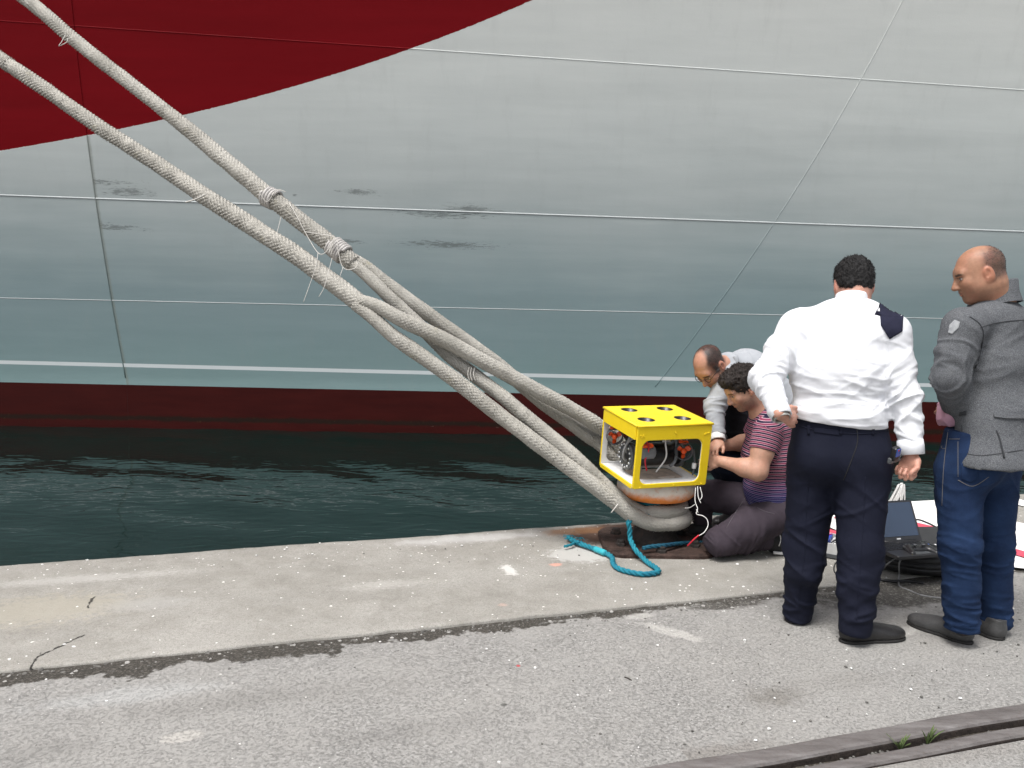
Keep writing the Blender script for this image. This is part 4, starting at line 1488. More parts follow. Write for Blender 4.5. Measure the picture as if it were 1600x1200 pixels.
# cables inside
for lst, r, m_ in (([(.06, .39, .33), (.10, .34, .31), (.15, .30, .335), (.25, .28, .35)], .004, M_WIRE_W),
                   ([(.09, .25, .17), (.07, .22, .24), (.12, .2, .31), (.2, .22, .33), (.3, .25, .32)], .009, M_WIRE_G),
                   ([(.08, .23, .12), (.05, .21, .2), (.09, .19, .29), (.18, .2, .32), (.28, .22, .33)], .008, M_WIRE_G),
                   ([(.10, .21, .10), (.03, .2, .13), (.04, .19, .22), (.1, .17, .28)], .007, M_WIRE_G),
                   ([(.30, .16, .34), (.33, .15, .30), (.355, .14, .22), (.36, .14, .15), (.345, .13, .11), (.33, .15, .08)], .010, M_GRY),
                   ([(.22, .2, .30), (.30, .17, .33), (.37, .14, .32), (.405, .12, .27), (.40, .11, .23)], .0045, M_WIRE_W),
                   ([(.15, .22, .29), (.23, .21, .31), (.33, .2, .32), (.42, .2, .31)], .011, M_BLK),
                   ([(.39, .1, .34), (.41, .12, .30), (.43, .16, .26)], .005, M_WIRE_R),
                   ([(.44, .08, .2), (.446, .07, .14), (.45, .07, .09), (.45, .08, .04)], .006, M_DGR),
                   ([(.24, .3, .32), (.22, .26, .28), (.17, .24, .26)], .010, M_BLK),
                   ([(.20, .13, .345), (.26, .10, .31), (.33, .09, .30), (.40, .10, .33)], .0045, M_WIRE_W),
                   ([(.06, .40, .30), (.09, .30, .34), (.18, .16, .34), (.30, .12, .335)], .006, M_WIRE_G),
                   ([(.10, .12, .30), (.14, .10, .22), (.13, .11, .14), (.17, .15, .06)], .005, M_WIRE_R),
                   ([(.26, .12, .33), (.25, .10, .25), (.27, .11, .15), (.23, .14, .05)], .005, M_WIRE_W),
                   ([(.30, .34, .30), (.38, .30, .28), (.44, .25, .24), (.45, .2, .16)], .007, M_GRY),
                   ([(.07, .36, .10), (.12, .32, .06), (.22, .34, .045), (.36, .36, .05), (.44, .32, .10)], .006, M_WIRE_G)):
    rl('cable', tube(spline(lst, .01), r, 7), m_)
rl('connector', xf(lathe([(.012, 0), (.014, .01), (.014, .03), (.009, .035)], 14), frame((.448, .07, .085), (1, 0, 0), (0, 1, 0), (0, 0, 1))), M_WHT)
rl('electronics_box', box((.30, .30, .325), (.14, .09, .05), .006), M_WHT, smooth=False)
rl('orange_bracket', box((.36, .16, .335), (.05, .02, .03), .004), M_ORG, smooth=False)
rl('connector', xf(lathe([(.012, 0), (.012, .03)], 14), frame((.30, .16, .315), (1, 0, 0), (0, 1, 0), (0, 0, 1))), M_WHT)
# loose tether wires hanging below the robot to the quay
for lst, r, m_ in (([(1087, 762, 4.62), (1086, 782, 4.60), (1090, 795, 4.58), (1088, 803, 4.57), (1098, 806, 4.56), (1105, 812, 4.55), (1106, 822, 4.54), (1100, 832, 4.52), (1092, 837, 4.50)], .0028, M_WIRE_W),
                   ([(1092, 836, 4.50), (1085, 842, 4.50), (1080, 847, 4.51), (1074, 853, 4.53)], .0042, M_WIRE_R),
                   ([(1090, 760, 4.62), (1091, 776, 4.60), (1095, 786, 4.58)], .0026, M_WIRE_W),
                   ([(1094, 761, 4.63), (1097, 775, 4.61), (1094, 781, 4.60)], .0026, M_WIRE_W),
                   ([(1086, 788, 4.60), (1078, 793, 4.62), (1070, 794, 4.66)], .0022, M_WIRE_W),
                   ([(1088, 796, 4.58), (1091, 801, 4.57)], .0024, M_WIRE_W)):
    obj('loose_wire', tube(spline(pts3(lst), .008), r, 6), m_, rov)

# ================================================================== THINGS ON THE QUAY AT THE RIGHT
# painted red and white marking on the coping
M_PWHITE = simple('white_road_paint', (.80, .79, .77), .7, .12, 14, .003, 90)
M_PRED = simple('red_road_paint', (.56, .07, .11), .75, .25, 16, .003, 90)
def sheet(pix, z, mat, name):
    """thin painted patch on the coping from its ground corners"""
    V = [ground(px, py, z) for px, py in pix]
    n = len(V)
    return tag(obj(name, ([tuple(p) for p in V], [tuple(range(n - 1, -1, -1))]), mat, smooth=False), kind='structure')
def stripe(s0, s1, n0, n1, z, mat):
    V = [q(s0, n0, z), q(s1, n0 , z), q(s1, n1, z), q(s0, n1, z)]
    return tag(obj('paint_marking', (V, [(0, 1, 2, 3)]), mat, smooth=False), kind='structure')
sheet([(1270, 812), (1318, 833), (1400, 858), (1500, 876), (1640, 893), (1640, 828), (1560, 808), (1470, 781), (1310, 789)], .012, M_PWHITE, 'paint_marking')
sheet([(1250, 828), (1300, 848), (1380, 868), (1440, 880), (1440, 868), (1380, 850), (1320, 834), (1262, 818)], .016, simple('bare_concrete', (.36, .35, .32), .9, .15, 12, .004, 90), 'paint_marking')
sheet([(1280, 829), (1320, 844), (1330, 836), (1288, 824)], .020, M_PRED, 'paint_marking')
sheet([(1302, 808), (1340, 820), (1350, 814), (1315, 804)], .020, M_PRED, 'paint_marking')
sheet([(1290, 802), (1390, 800), (1390, 796), (1300, 797)], .020, M_PRED, 'paint_marking')
sheet([(1420, 822), (1470, 833), (1640, 882), (1640, 872), (1470, 825), (1432, 816)], .020, M_PRED, 'paint_marking')
sheet([(1565, 783), (1640, 800), (1640, 793), (1590, 779)], .012, M_PWHITE, 'paint_marking')

# tyre lying flat
TC = ground(1462, 908) + np.array([0, .30, 0])
TC[2] = 0
def mat_tyre():
    t = NT('tyre_rubber')
    c = t.ramp(t.noise(14, 4, .7), [(.3, (.009, .009, .010)), (.7, (.022, .022, .023))])
    return t.fin(c, .55, 0, t.bump(t.noise(60, 3, .6), .003), .4)
M_TYRE = mat_tyre()
ty = thing('old_tyre', 'black tyre lying flat under the open laptop', 'tyre', TC)
prof = [(.17, .02), (.20, .006), (.25, .010), (.285, .028), (.300, .05), (.300, .056), (.296, .058), (.296, .064), (.304, .066), (.306, .078), (.304, .088), (.297, .090), (.297, .096), (.302, .098), (.286, .126), (.25, .146), (.20, .152), (.17, .14), (.165, .11), (.17, .10)]
obj('carcass', lathe(prof, 56, close=False), M_TYRE, ty, local=True)
# board across the tyre
brd = tag(obj('black_board', xf(prism(rrect(-.27, .30, -.20, .20, .02, 4), .154, .166, .003), Matrix.Translation(Vector(TC)) @ Matrix.Rotation(.08, 4, 'Z')), simple('board_black', (.02, .02, .022), .5, .2, 20), smooth=False), 'thin black board laid over the tyre below the laptop', 'board')

# laptop, screen towards the camera
LB = ground(1398, 851, .168)
LB[2] = .168
lap = thing('laptop', 'open black laptop with a dark blue screen, standing on the tyre', 'laptop', LB, (0, 0, math.radians(14)))
M_LAP = simple('laptop_shell', (.018, .018, .02), .35, .15, 40)
def mat_screen():
    t = NT('laptop_screen')
    return t.fin((.035, .052, .085), .12, 0, None, .5)
LW = .37
obj('base', prism(rrect(-LW / 2, LW / 2, -.245, 0, .012, 4), .0, .020, .003), M_LAP, lap, local=True, smooth=False)
for r_ in range(5):
    for c_ in range(12):
        obj('key', box((-.165 + c_ * .030, -.035 - r_ * .024, .0215), (.025, .019, .003), .001), M_BLK, lap, local=True, smooth=False)
obj('touchpad', box((0, -.20, .0205), (.10, .055, .0014), .0004), M_DGR, lap, local=True, smooth=False)
tilt = Matrix.Translation((0, .0, .018)) @ Matrix.Rotation(math.radians(-27), 4, 'X')
scr = obj('lid', xf(box((0, .006, .118), (LW, .010, .236), .003), tilt), M_LAP, lap, local=True, smooth=False)
obj('screen', xf(box((0, -.0002, .126), (LW - .032, .003, .196), 0), tilt), mat_screen(), scr, local=True, smooth=False)
obj('hinge', tube([(-.14, .004, .018), (.14, .004, .018)], .008, 10), M_BLK, lap, local=True)
obj('maker_mark', xf(box((.03, -.0006, .014), (.026, .0024, .008), 0), tilt), simple('silver_print', (.5, .5, .5), .4), scr, local=True, smooth=False)

# game controller on the board
GC = ground(1433, 858, .19)
GC[2] = .168
gcr = thing('game_controller', 'black game controller with coloured buttons lying beside the laptop', 'controller', GC, (0, 0, .15))
sd = SDF()
sd.ell((0, 0, .024), (.062, .038, .020), None, .01)
sd.cone((-.055, .004, .024), (-.072, -.062, .016), .027, .017, .02)
sd.cone((.055, .004, .024), (.072, -.062, .016), .027, .017, .02)
vf = sd.mesh(.004)
obj('grip_body', vf, M_BLK, gcr, local=True)
for x, y in ((-.025, -.014), (.025, -.014)):
    obj('thumb_stick', lathe([(.009, .03), (.006, .046), (.011, .050), (.011, .055), (.002, .056)], 14, (x, y, 0)), M_DGR, gcr, local=True)
for k, (x, y, c) in enumerate(((.058, .016, (.5, .02, .02)), (.070, .006, (.02, .1, .5)), (.046, .006, (.5, .5, .5)), (.058, -.004, (.02, .3, .1)))):
    obj('button', lathe([(.005, .040), (.005, .0475), (.001, .0485)], 10, (x, y, 0)), simple('button_colour', c, .4), gcr, local=True)
obj('direction_pad', join(box((-.058, .006, .046), (.026, .009, .006), .001), box((-.058, .006, .0462), (.009, .026, .006), .001)), M_DGR, gcr, local=True, smooth=False)

# cables hanging from the tyre to the ground
def ground_cable(name, pts, r, mat, label):
    return tag(obj(name, tube(spline(pts, .012), r, 7), mat), label, 'cable')
def g3(px, py, z=.0):
    return ground(px, py, z - .012)
ground_cable('black_cable', [at(1422, 862, 4.33), at(1410, 872, 4.30), at(1405, 880, 4.28), g3(1405, 898, .03), g3(1404, 906, .01), g3(1406, 916, .008), g3(1420, 922, .008), g3(1440, 930, .008), g3(1470, 934, .008), g3(1500, 930, .008)], .0045, M_WIRE_G, 'thin cable dropping from the laptop and curling over the dark asphalt')
ground_cable('black_cable', [at(1418, 862, 4.33), at(1400, 872, 4.31), at(1388, 880, 4.30), g3(1372, 895, .01), g3(1340, 905, .01)], .004, M_WIRE_G, 'thin cable hanging from the laptop towards the left trouser leg')
ground_cable('black_cable', [g3(1370, 905, .012), g3(1395, 908, .012), g3(1420, 908, .012), g3(1443, 911, .014)], .008, M_WIRE_K, 'thick dark cable end lying on the asphalt before the tyre')
ground_cable('black_cable', [g3(1318, 870, .01), g3(1306, 880, .01), g3(1303, 890, .01), g3(1308, 898, .01), g3(1325, 900, .01)], .0045, M_WIRE_K, 'black cable loop on the concrete between the dark trouser legs')

# tool case with blue battery packs, behind the dark trouser legs
CC = ground(1315, 876)
CC = CC + np.array([.02, .13, 0])
case = thing('tool_case', 'open grey tool case with a blue battery pack and white wires', 'case', (CC[0], CC[1], .006), (0, 0, math.radians(-32)))
M_CASE = simple('case_grey', (.50, .50, .49), .5, .15, 20)
cw, cd, ch = .42, .24, .075
obj('tray', join(box((0, 0, .006), (cw, cd, .012), .003), box((-cw / 2 + .006, 0, ch / 2 + .012), (.012, cd - .026, ch), .003), box((cw / 2 - .006, 0, ch / 2 + .012), (.012, cd - .026, ch), .003), box((0, -cd / 2 + .006, ch / 2 + .012), (cw, .012, ch), .003), box((0, cd / 2 - .006, ch / 2 + .012), (cw, .012, ch), .003)), M_CASE, case, local=True, smooth=False)
obj('foam', box((0, 0, .035), (cw - .03, cd - .03, .04), .004), simple('foam_black', (.02, .02, .02), 1, .3, 60, .01, 150), case, local=True, smooth=False)
obj('lower_rim', box((0, -cd / 2 - .003, .012), (cw + .01, .010, .022), .003), M_DGR, case, local=True, smooth=False)
obj('battery_pack', box((-.10, -.01, .075), (.13, .16, .045), .006), simple('battery_blue', (.012, .06, .42), .35, .15), case, local=True, smooth=False)
obj('battery_lead', tube(spline([(-.15, -.05, .099), (-.11, -.01, .104), (-.06, .02, .101), (-.04, .06, .099)], .01), .004, 6), simple('pink_wire', (.55, .03, .25), .5), case, local=True)
for k in range(9):
    r_ = random.uniform(.03, .07)
    c0 = np.array([random.uniform(.02, .14), random.uniform(-.09, .07), .085])
    pts = [c0 + np.array([r_ * math.cos(a), r_ * math.sin(a) * .8, .03 * math.sin(a * 1.5 + k)]) for a in np.linspace(0, 5.6, 9)]
    obj('wire_loop', tube(spline(pts, .012), .0038, 6), M_WIRE_W, case, local=True)
for k in range(4):
    c0 = np.array([-.19 + .02 * k, .06, .09])
    pts = [c0 + np.array([.025 * math.cos(a), .03 * math.sin(a), .018 * math.sin(a + k)]) for a in np.linspace(0, 5.6, 8)]
    obj('wire_loop', tube(spline(pts, .012), .0032, 6), M_WIRE_W, case, local=True)
obj('plug', xf(lathe([(.02, 0), (.026, .012), (.026, .05), (.016, .06)], 16), Matrix.Translation((.05, .06, .08)) @ Matrix.Rotation(1.2, 4, 'X')), M_BLK, case, local=True)

# bundle of white cable standing up behind the laptop
BB = at(1398, 800, 5.05)
bun = thing('cable_bundle', 'tall bundle of folded white cable standing behind the laptop', 'cable', (BB[0], BB[1], .004))
top = at(1404, 757, 5.05)
rgb = np.random.default_rng(9)
hgt = top[2]
for k in range(22):
    x0 = rgb.uniform(-.13, .04)
    xt = .025 + rgb.uniform(-.018, .018) - (.06 if k % 3 == 0 else 0)
    h = hgt * (rgb.uniform(.88, 1.0) if k % 3 else rgb.uniform(.5, .75))
    y0 = rgb.uniform(-.05, .05)
    w = rgb.uniform(.012, .03)
    pts = [(x0 - w, y0, .01), (x0 * .6 + xt * .4 - w, y0 * .7, h * .45), (xt - .008, y0 * .3, h * .95), (xt, y0 * .3, h), (xt + .008, y0 * .3, h * .95), (x0 * .6 + xt * .4 + w, y0 * .8 + .01, h * .45), (x0 + w, y0 + .02, .01)]
    obj('cable_loop', tube(spline(pts, .02), .0045, 6), M_WIRE_W, bun, local=True)
obj('cable_tie', tube([(.025 + .03 * math.cos(a), .02 * math.sin(a), hgt * .72) for a in np.linspace(0, 6.283, 18)], .005, 6), M_BLK, bun, local=True)

# orange cord bundle and black leads right of the laptop
OB = ground(1456, 856)
ob = thing('orange_cord', 'tangle of orange cord and black leads right of the laptop', 'cord', (OB[0], OB[1], .013))
M_OC = simple('orange_cord', (.75, .20, .05), .6, .2, 40)
for k in range(7):
    pts = [(-.10 + .012 * k, .06 - .02 * k, .02), (-.03 + .01 * k, .05 - .025 * k, .055), (.05, .01 - .02 * k, .05), (.13, -.05 - .01 * k, .02)]
    obj('orange_strand', tube(spline(pts, .02), .010, 7), M_OC, ob, local=True)
for k, lst in enumerate(([(-.15, .02, .03), (-.14, .05, .10), (-.08, .07, .15), (.0, .06, .13), (.06, .04, .10)], [(-.13, .01, .05), (-.10, .03, .09), (-.03, .05, .09), (.03, .04, .06)], [(.0, .09, .03), (.06, .05, .11), (.12, .02, .10), (.18, -.02, .03)], [(.03, .10, .02), (.10, .06, .09), (.16, .0, .08), (.2, -.06, .02)])):
    obj('black_lead', tube(spline(lst, .015), .006 + .002 * (k > 1), 7), M_WIRE_K, ob, local=True)
obj('lead_plug', box((.07, .03, .10), (.05, .03, .03), .006), M_BLK, ob, local=True, smooth=False)
PPp = ground(1458, 854, .17); PPp[2] = .169
tag(obj('paper_slip', ([tuple(PPp + np.array(v)) for v in ((-.035, -.03, 0), (.035, -.035, 0), (.04, .03, .006), (-.03, .035, .003), (-.035, -.03, .0008), (.035, -.035, .0008), (.04, .03, .0068), (-.03, .035, .0038))], [(3, 2, 1, 0), (4, 5, 6, 7), (0, 1, 5, 4), (1, 2, 6, 5), (2, 3, 7, 6), (3, 0, 4, 7)]), simple('paper', (.8, .8, .79), .8, .03), smooth=False), 'small white slip of paper at the right of the laptop', 'paper')

# ================================================================== PEOPLE
def head_axes(f, tilt=0.0):
    """columns: right, forward, up"""
    f = nrm(f)
    r = nrm(np.cross(f, (0, 0, 1)))
    u = np.cross(r, f)
    if tilt:
        r, u = r * math.cos(tilt) + u * math.sin(tilt), -r * math.sin(tilt) + u * math.cos(tilt)
    return np.stack([r, f, u], 1)

def add_head(sd, c, M, s=1.0, fat=1.0):
    c = np.asarray(c, float)
    def w(p): return c + M @ (np.asarray(p, float) * s)
    def e(p, r, k=.02, op='add'):
        sd.ell(w(p), np.asarray(r, float) * s, M, k * s, op)
    e((0, -.014, .036), (.077, .098, .083), .02)
    e((0, .030, -.030), (.060 * fat, .066, .080), .04)
    e((0, .012, -.055), (.062 * fat, .06, .055), .04)
    e((0, .066, -.098), (.026 * fat, .022, .018), .03)
    e((0, .076, .030), (.050, .018, .020), .02)
    for sx in (-1, 1):
        e((sx * .038, .066, -.020), (.024, .022, .022), .02)
        e((sx * .031, .094, .004), (.017, .014, .011), .010, 'sub')
        e((sx * .031, .077, .004), (.013, .013, .0115), .003)
        sd.cone(w((sx * .012, .093, .018)), w((sx * .050, .082, .022)), .006 * s, .004 * s, .008 * s)
        e((sx * .010, .099, -.034), (.009, .010, .008), .006)
        # ear
        Me = M
        e((sx * .080, -.012, -.006), (.010, .021, .033), .006)
        e((sx * .090, -.007, .002), (.008, .011, .018), .003, 'sub')
        e((sx * .086, -.003, -.012), (.006, .006, .008), .003, 'sub')
        e((sx * .077, .0, -.034), (.007, .010, .011), .006)
    sd.cone(w((0, .090, .014)), w((0, .113, -.030)), .008 * s, .012 * s, .012 * s)
    e((0, .091, -.056), (.024, .010, .0055), .006)
    e((0, .090, -.067), (.021, .010, .006), .005)
    e((0, .097, -.0615), (.022, .006, .0016), .003, 'sub')
    return w

def add_hand(sd, wrist, d, back, side, curl=.5, s=1.0, thumb=(.7, .6, -.35), tcurl=.4, spread=.05, rw=.027):
    """wrist point, direction of the fingers, normal of the back of the hand; side=+1: thumb on d x back"""
    wrist = np.asarray(wrist, float)
    y = nrm(d)
    z = np.asarray(back, float)
    z = nrm(z - y * (z @ y))
    x = np.cross(y, z) * side
    def w(p): return wrist + (x * p[0] + y * p[1] + z * p[2]) * s
    M = np.stack([x, y, z], 1)
    sd.cone(w((0, -.03, 0)), w((0, .02, 0)), rw * s, .026 * s, .01)
    sd.ell(w((.0, .05, 0)), np.array([.043, .052, .0165]) * s, M, .015)
    sd.ell(w((.028, .032, -.008)), np.array([.020, .034, .016]) * s, M, .012)
    tips = []
    curls = curl if isinstance(curl, (list, tuple)) else [curl] * 4
    for i, (fx, fl, fr) in enumerate(((.033, .074, .0088), (.011, .082, .0090), (-.011, .076, .0086), (-.032, .060, .0076))):
        p = np.array([fx, .086 - .010 * (abs(i - 1) > 1) - .004 * (i == 0), .002])
        ang = 0.0
        sp = (1.5 - i) * spread
        pts = [w(p)]
        for seg, cf in ((.44, .8), (.31, 1.15), (.25, .8)):
            ang += curls[i] * cf
            dv = np.array([math.sin(sp) * math.cos(ang), math.cos(sp) * math.cos(ang), -math.sin(ang)])
            p = p + dv * fl * seg
            pts.append(w(p))
        sd.chain(pts, [fr * s, fr * .98 * s, fr * .9 * s, fr * .78 * s], .004)
        tips.append(pts[-1])
    p = np.array([.034, .022, -.008])
    dv = nrm(thumb)
    p1 = p + dv * .036
    dv2 = nrm(dv + np.array([-tcurl, .2, -.1 * tcurl]))
    p2 = p1 + dv2 * .030
    sd.chain([w(p), w(p1), w(p2)], [.0125 * s, .0105 * s, .0085 * s], .008)
    return tips

def mat_skin(name):
    t = NT(name)
    col = t.attr('Col', 'Color')
    n = t.noise(55, 3, .6)
    c = t.mix(1.0, col, t.ramp(n, [(.3, .88), (.7, 1.08)]), 'MULTIPLY')
    c = t.mix(t.math('MULTIPLY', t.smooth(t.noise(18, 3, .6), .45, .75), .18), c, (.50, .16, .11))
    h = t.noise(300, 3, .6)
    return t.fin(c, t.math('MULTIPLY_ADD', n, .2, .36), 0, t.bump(h, .0018, .7), .4, **{'Subsurface Weight': .06, 'Subsurface Scale': .01})
M_SKIN = mat_skin('skin')

def skin_colours(V, base, heads, extra=None):
    """heads = (centre, M, s, dict of features)"""
    V = np.asarray(V)
    C = np.tile(np.asarray(base, float), (len(V), 1))
    def paint(mask, col):
        nonlocal C
        C = C * (1 - mask[:, None]) + np.asarray(col)[None] * mask[:, None]
    for c, M, s, ft in heads:
        L = ((V - c) @ M) / s
        near = np.linalg.norm(L, axis=1) < .2
        def soft(p, r, sharp=3.0):
            d = np.linalg.norm((L - np.asarray(p)) / np.asarray(r), axis=1)
            return np.clip((1.25 - d) * sharp, 0, 1) * near
        n1 = vnoise(L * 190, 3)
        n2 = vnoise(L * 55, 6)
        # flushed cheeks, nose and ears
        for sx in (-1, 1):
            paint(soft((sx * .045, .07, -.03), (.03, .03, .03), 1) * .25, np.asarray(base) * (1.05, .72, .68))
            paint(soft((sx * .083, -.01, -.005), (.015, .03, .04), 2) * .45, np.asarray(base) * (1.08, .70, .66))
        paint(soft((0, .11, -.03), (.016, .016, .02), 1) * .3, np.asarray(base) * (1.05, .75, .72))
        if 'beard' in ft:
            m = np.clip((-L[:, 2] - .030 - np.maximum(0, (L[:, 1] - .075)) * .5) * 40, 0, 1) * np.clip((L[:, 1] + .012) * 40, 0, 1) * np.clip((L[:, 2] + .135) * 40, 0, 1)
            m = np.maximum(m, soft((0, .095, -.047), (.028, .02, .008), 3))
            m *= 1 - soft((0, .1, -.061), (.019, .015, .008), 3)
            paint(m * near * ft['beard'] * (.6 + .4 * n1), (.035, .024, .020))
        paint(soft((0, .098, -.062), (.019, .012, .009), 3) * .6, np.asarray(base) * (.95, .52, .50))
        for sx in (-1, 1):
            paint(soft((sx * .032, .088, .0235), (.022, .02, .0048), 3) * .92, (.022, .016, .013))
            paint(soft((sx * .031, .092, .004), (.012, .012, .0045), 4), (.60, .58, .55))
            paint(soft((sx * .031, .092, .0035), (.0052, .012, .0050), 6), (.03, .018, .012))
            paint(soft((sx * .031, .09, .0095), (.015, .014, .0022), 4) * .85, (.03, .02, .017))
        if 'stubble' in ft:
            st = ft['stubble']
            # horseshoe of short hair: back and sides, thin towards the crown
            crown = np.linalg.norm((L - np.asarray(st['bald'])) / np.asarray(st['r']), axis=1)
            m = np.clip((crown - .85 + .25 * (n2 - .5)) * 2.2, 0, 1)
            m *= np.clip((L[:, 2] - (-.052 + .35 * np.maximum(0, L[:, 1] + .02))) * 35, 0, 1)
            m *= np.clip((st.get('front', .045) - L[:, 1]) * 30, 0, 1)
            ear = np.minimum(np.linalg.norm((L - (.082, -.008, -.008)) / (.02, .026, .036), axis=1), np.linalg.norm((L - (-.082, -.008, -.008)) / (.02, .026, .036), axis=1))
            m *= np.clip((ear - .9) * 4, 0, 1)
            paint(m * near * st['amt'] * (.86 + .14 * n1), st.get('col', (.022, .019, .018)))
            paint(np.clip((1.1 - crown) * 2, 0, 1) * near * (L[:, 2] > .03) * .25, np.asarray(base) * (1.1, .95, .92))
    sock = np.clip((.30 - V[:, 2]) * 30, 0, 1)
    C = C * (1 - sock[:, None]) + np.array([.012, .012, .014])[None] * sock[:, None]
    if extra is not None:
        C = extra(V, C)
    return C

def fabric(name, col, var=.12, vs=9, weave=420, bump=.0022, rough=.9, fold=.0, fs=14, spec=.15):
    t = NT(name)
    f = t.noise(vs, 4, .6)
    c = t.ramp(f, [(.25, tuple(x * (1 - var) for x in col)), (.75, tuple(min(1, x * (1 + var)) for x in col))])
    nm = t.bump(t.noise(weave, 3, .7), bump, .8)
    if fold:
        nm = t.bump(t.noise(fs, 3, .55, dist=.6), fold, .7, nm)
    return t.fin(c, rough, 0, nm, spec)

def project(V):
    fwd = np.array([0, math.cos(PITCH), -math.sin(PITCH)])
    right = np.array([1.0, 0, 0])
    up = np.cross(right, fwd)
    R = math.cos(ROLL) * right + math.sin(ROLL) * up
    U = -math.sin(ROLL) * right + math.cos(ROLL) * up
    d = np.asarray(V) - EYE
    z = d @ fwd
    return np.stack([800 + FPX * (d @ R) / z, 600 - FPX * (d @ U) / z], 1)

def in_poly(P, poly):
    x, y = P[:, 0], P[:, 1]
    ins = np.zeros(len(P), bool)
    n = len(poly)
    for i in range(n):
        x0, y0 = poly[i]
        x1, y1 = poly[(i + 1) % n]
        c = ((y0 > y) != (y1 > y)) & (x < (x1 - x0) * (y - y0) / (y1 - y0 + 1e-12) + x0)
        ins ^= c
    return ins

from mathutils.bvhtree import BVHTree
_bvh = {}
def surface_of(vf):
    k = id(vf[0])
    if k not in _bvh:
        _bvh[k] = (BVHTree.FromPolygons([tuple(p) for p in vf[0]], [tuple(int(i) for i in f) for f in vf[1]]), vf[0])
    return _bvh[k][0]

def touch(vf, px, py):
    """point and normal of a garment seen from the photographer's place"""
    d = rays(px, py)
    hit = surface_of(vf).ray_cast(Vector(EYE), Vector(d))
    if hit[0] is None:
        near = surface_of(vf).find_nearest(Vector(at(px, py, 3.5 if px > 1222 else 4.7)))
        return np.array(near[0]), np.array(near[1])
    n = np.array(hit[1])
    if n @ d > 0: n = -n
    return np.array(hit[0]), n

def cloth_patch(vf, poly, off=.004, thick=.004, rings=9, per=7):
    """a piece of cloth lying on a garment, with its own thickness"""
    P = np.asarray(poly, float)
    bd = []
    for a_, b_ in zip(P, np.roll(P, -1, axis=0)):
        for k in range(per):
            bd.append(a_ + (b_ - a_) * k / per)
    bd = np.array(bd)
    c = P.mean(0)
    m = len(bd)
    V, Nn = [], []
    p, n = touch(vf, *c)
    V.append(p); Nn.append(n)
    for k in range(1, rings + 1):
        for b_ in bd:
            p, n = touch(vf, *(c + (b_ - c) * k / rings))
            V.append(p); Nn.append(n)
    V, Nn = np.array(V), np.array(Nn)
    top = V + Nn * (off + thick)
    bot = V - Nn * .003
    Fa = [(0, 1 + (j + 1) % m, 1 + j) for j in range(m)]
    for k in range(rings - 1):
        o = 1 + k * m
        for j in range(m):
            j2 = (j + 1) % m
            Fa.append((o + j, o + j2, o + m + j2, o + m + j))
    n = len(V)
    o = 1 + (rings - 1) * m
    side = [(o + j, o + (j + 1) % m, o + (j + 1) % m + n, o + j + n) for j in range(m)]
    return np.vstack([top, bot]), Fa + [tuple(x + n for x in f[::-1]) for f in Fa] + side

def surf_line(vf, pix, off=.001):
    """points on a garment along a drawn line"""
    out = []
    for p in spline(pix, 5):
        q_, n = touch(vf, *p)
        out.append(q_ + n * off)
    out = np.array(out)
    if len(out) > 4:
        out[1:-1] = (out[:-2] + 2 * out[1:-1] + out[2:]) / 4
    return out

def strands(vf, count, length, seed, curl=.5, pool=None, width=.0013):
    """short hairs standing off a hair mass, returned as thin slips"""
    V, Fa = np.asarray(vf[0]), np.asarray(vf[1])
    N = vnormals(V, Fa)
    g = np.random.default_rng(seed)
    ids = g.integers(0, len(V), count) if pool is None else pool[g.integers(0, len(pool), count)]
    out, F_ = [], []
    for i in ids:
        n = N[i]
        t1 = nrm(np.cross(n, g.normal(size=3)))
        t2 = np.cross(n, t1)
        p0 = V[i] - n * .002
        L = length * g.uniform(.5, 1.2)
        d = nrm(n * .7 + t1 * g.uniform(.2, 1.0))
        p1 = p0 + d * L * .6
        p2 = p1 + nrm(d + t1 * curl + n * -.5 * curl) * L * .5
        w = t2 * width
        k = len(out)
        out += [p0 - w, p0 + w, p1 + w * .8, p1 - w * .8, p2]
        F_ += [(k, k + 1, k + 2, k + 3), (k + 3, k + 2, k + 4)]
    return out, F_

def shoe(name, heel, toe, mat, sole_mat, parent, w=.052, h=.075, width_toe=.046, z=-.012):
    heel, toe = np.asarray(heel, float), np.asarray(toe, float)
    d = toe - heel
    d[2] = 0
    L = np.linalg.norm(d)
    d /= L
    s = np.array([-d[1], d[0], 0])
    u = np.array([0, 0, 1.0])
    M = np.stack([d, s, u], 1)
    b = np.array([heel[0], heel[1], z])
    sd = SDF()
    sd.ell(b + d * L * .20 + u * .045, (L * .22, w * .80, .050), M, .02)
    sd.ell(b + d * L * .45 + u * .040, (L * .30, w * .86, .045), M, .03)
    sd.ell(b + d * L * .74 + u * .030, (L * .265, w, .036), M, .03)
    sd.cone(b + d * L * .20 + u * .05, b + d * L * .17 + u * (h + .02), .044, .040, .02)
    sd.cut(b + u * .012, -u)
    sd.cut(b + u * (h + .015), u)
    vf = sd.mesh(.005)
    up = obj(name, vf, mat, parent)
    sl2 = SDF()
    sl2.ell(b + d * L * .20 + u * .008, (L * .215, w * .84, .03), M, .02)
    sl2.ell(b + d * L * .45 + u * .008, (L * .30, w * .86, .03), M, .03)
    sl2.ell(b + d * L * .74 + u * .008, (L * .275, w * 1.04, .03), M, .03)
    sl2.cut(b + u * .002, -u)
    sl2.cut(b + u * .015, u)
    obj('sole', sl2.mesh(.005), sole_mat, up)
    return up

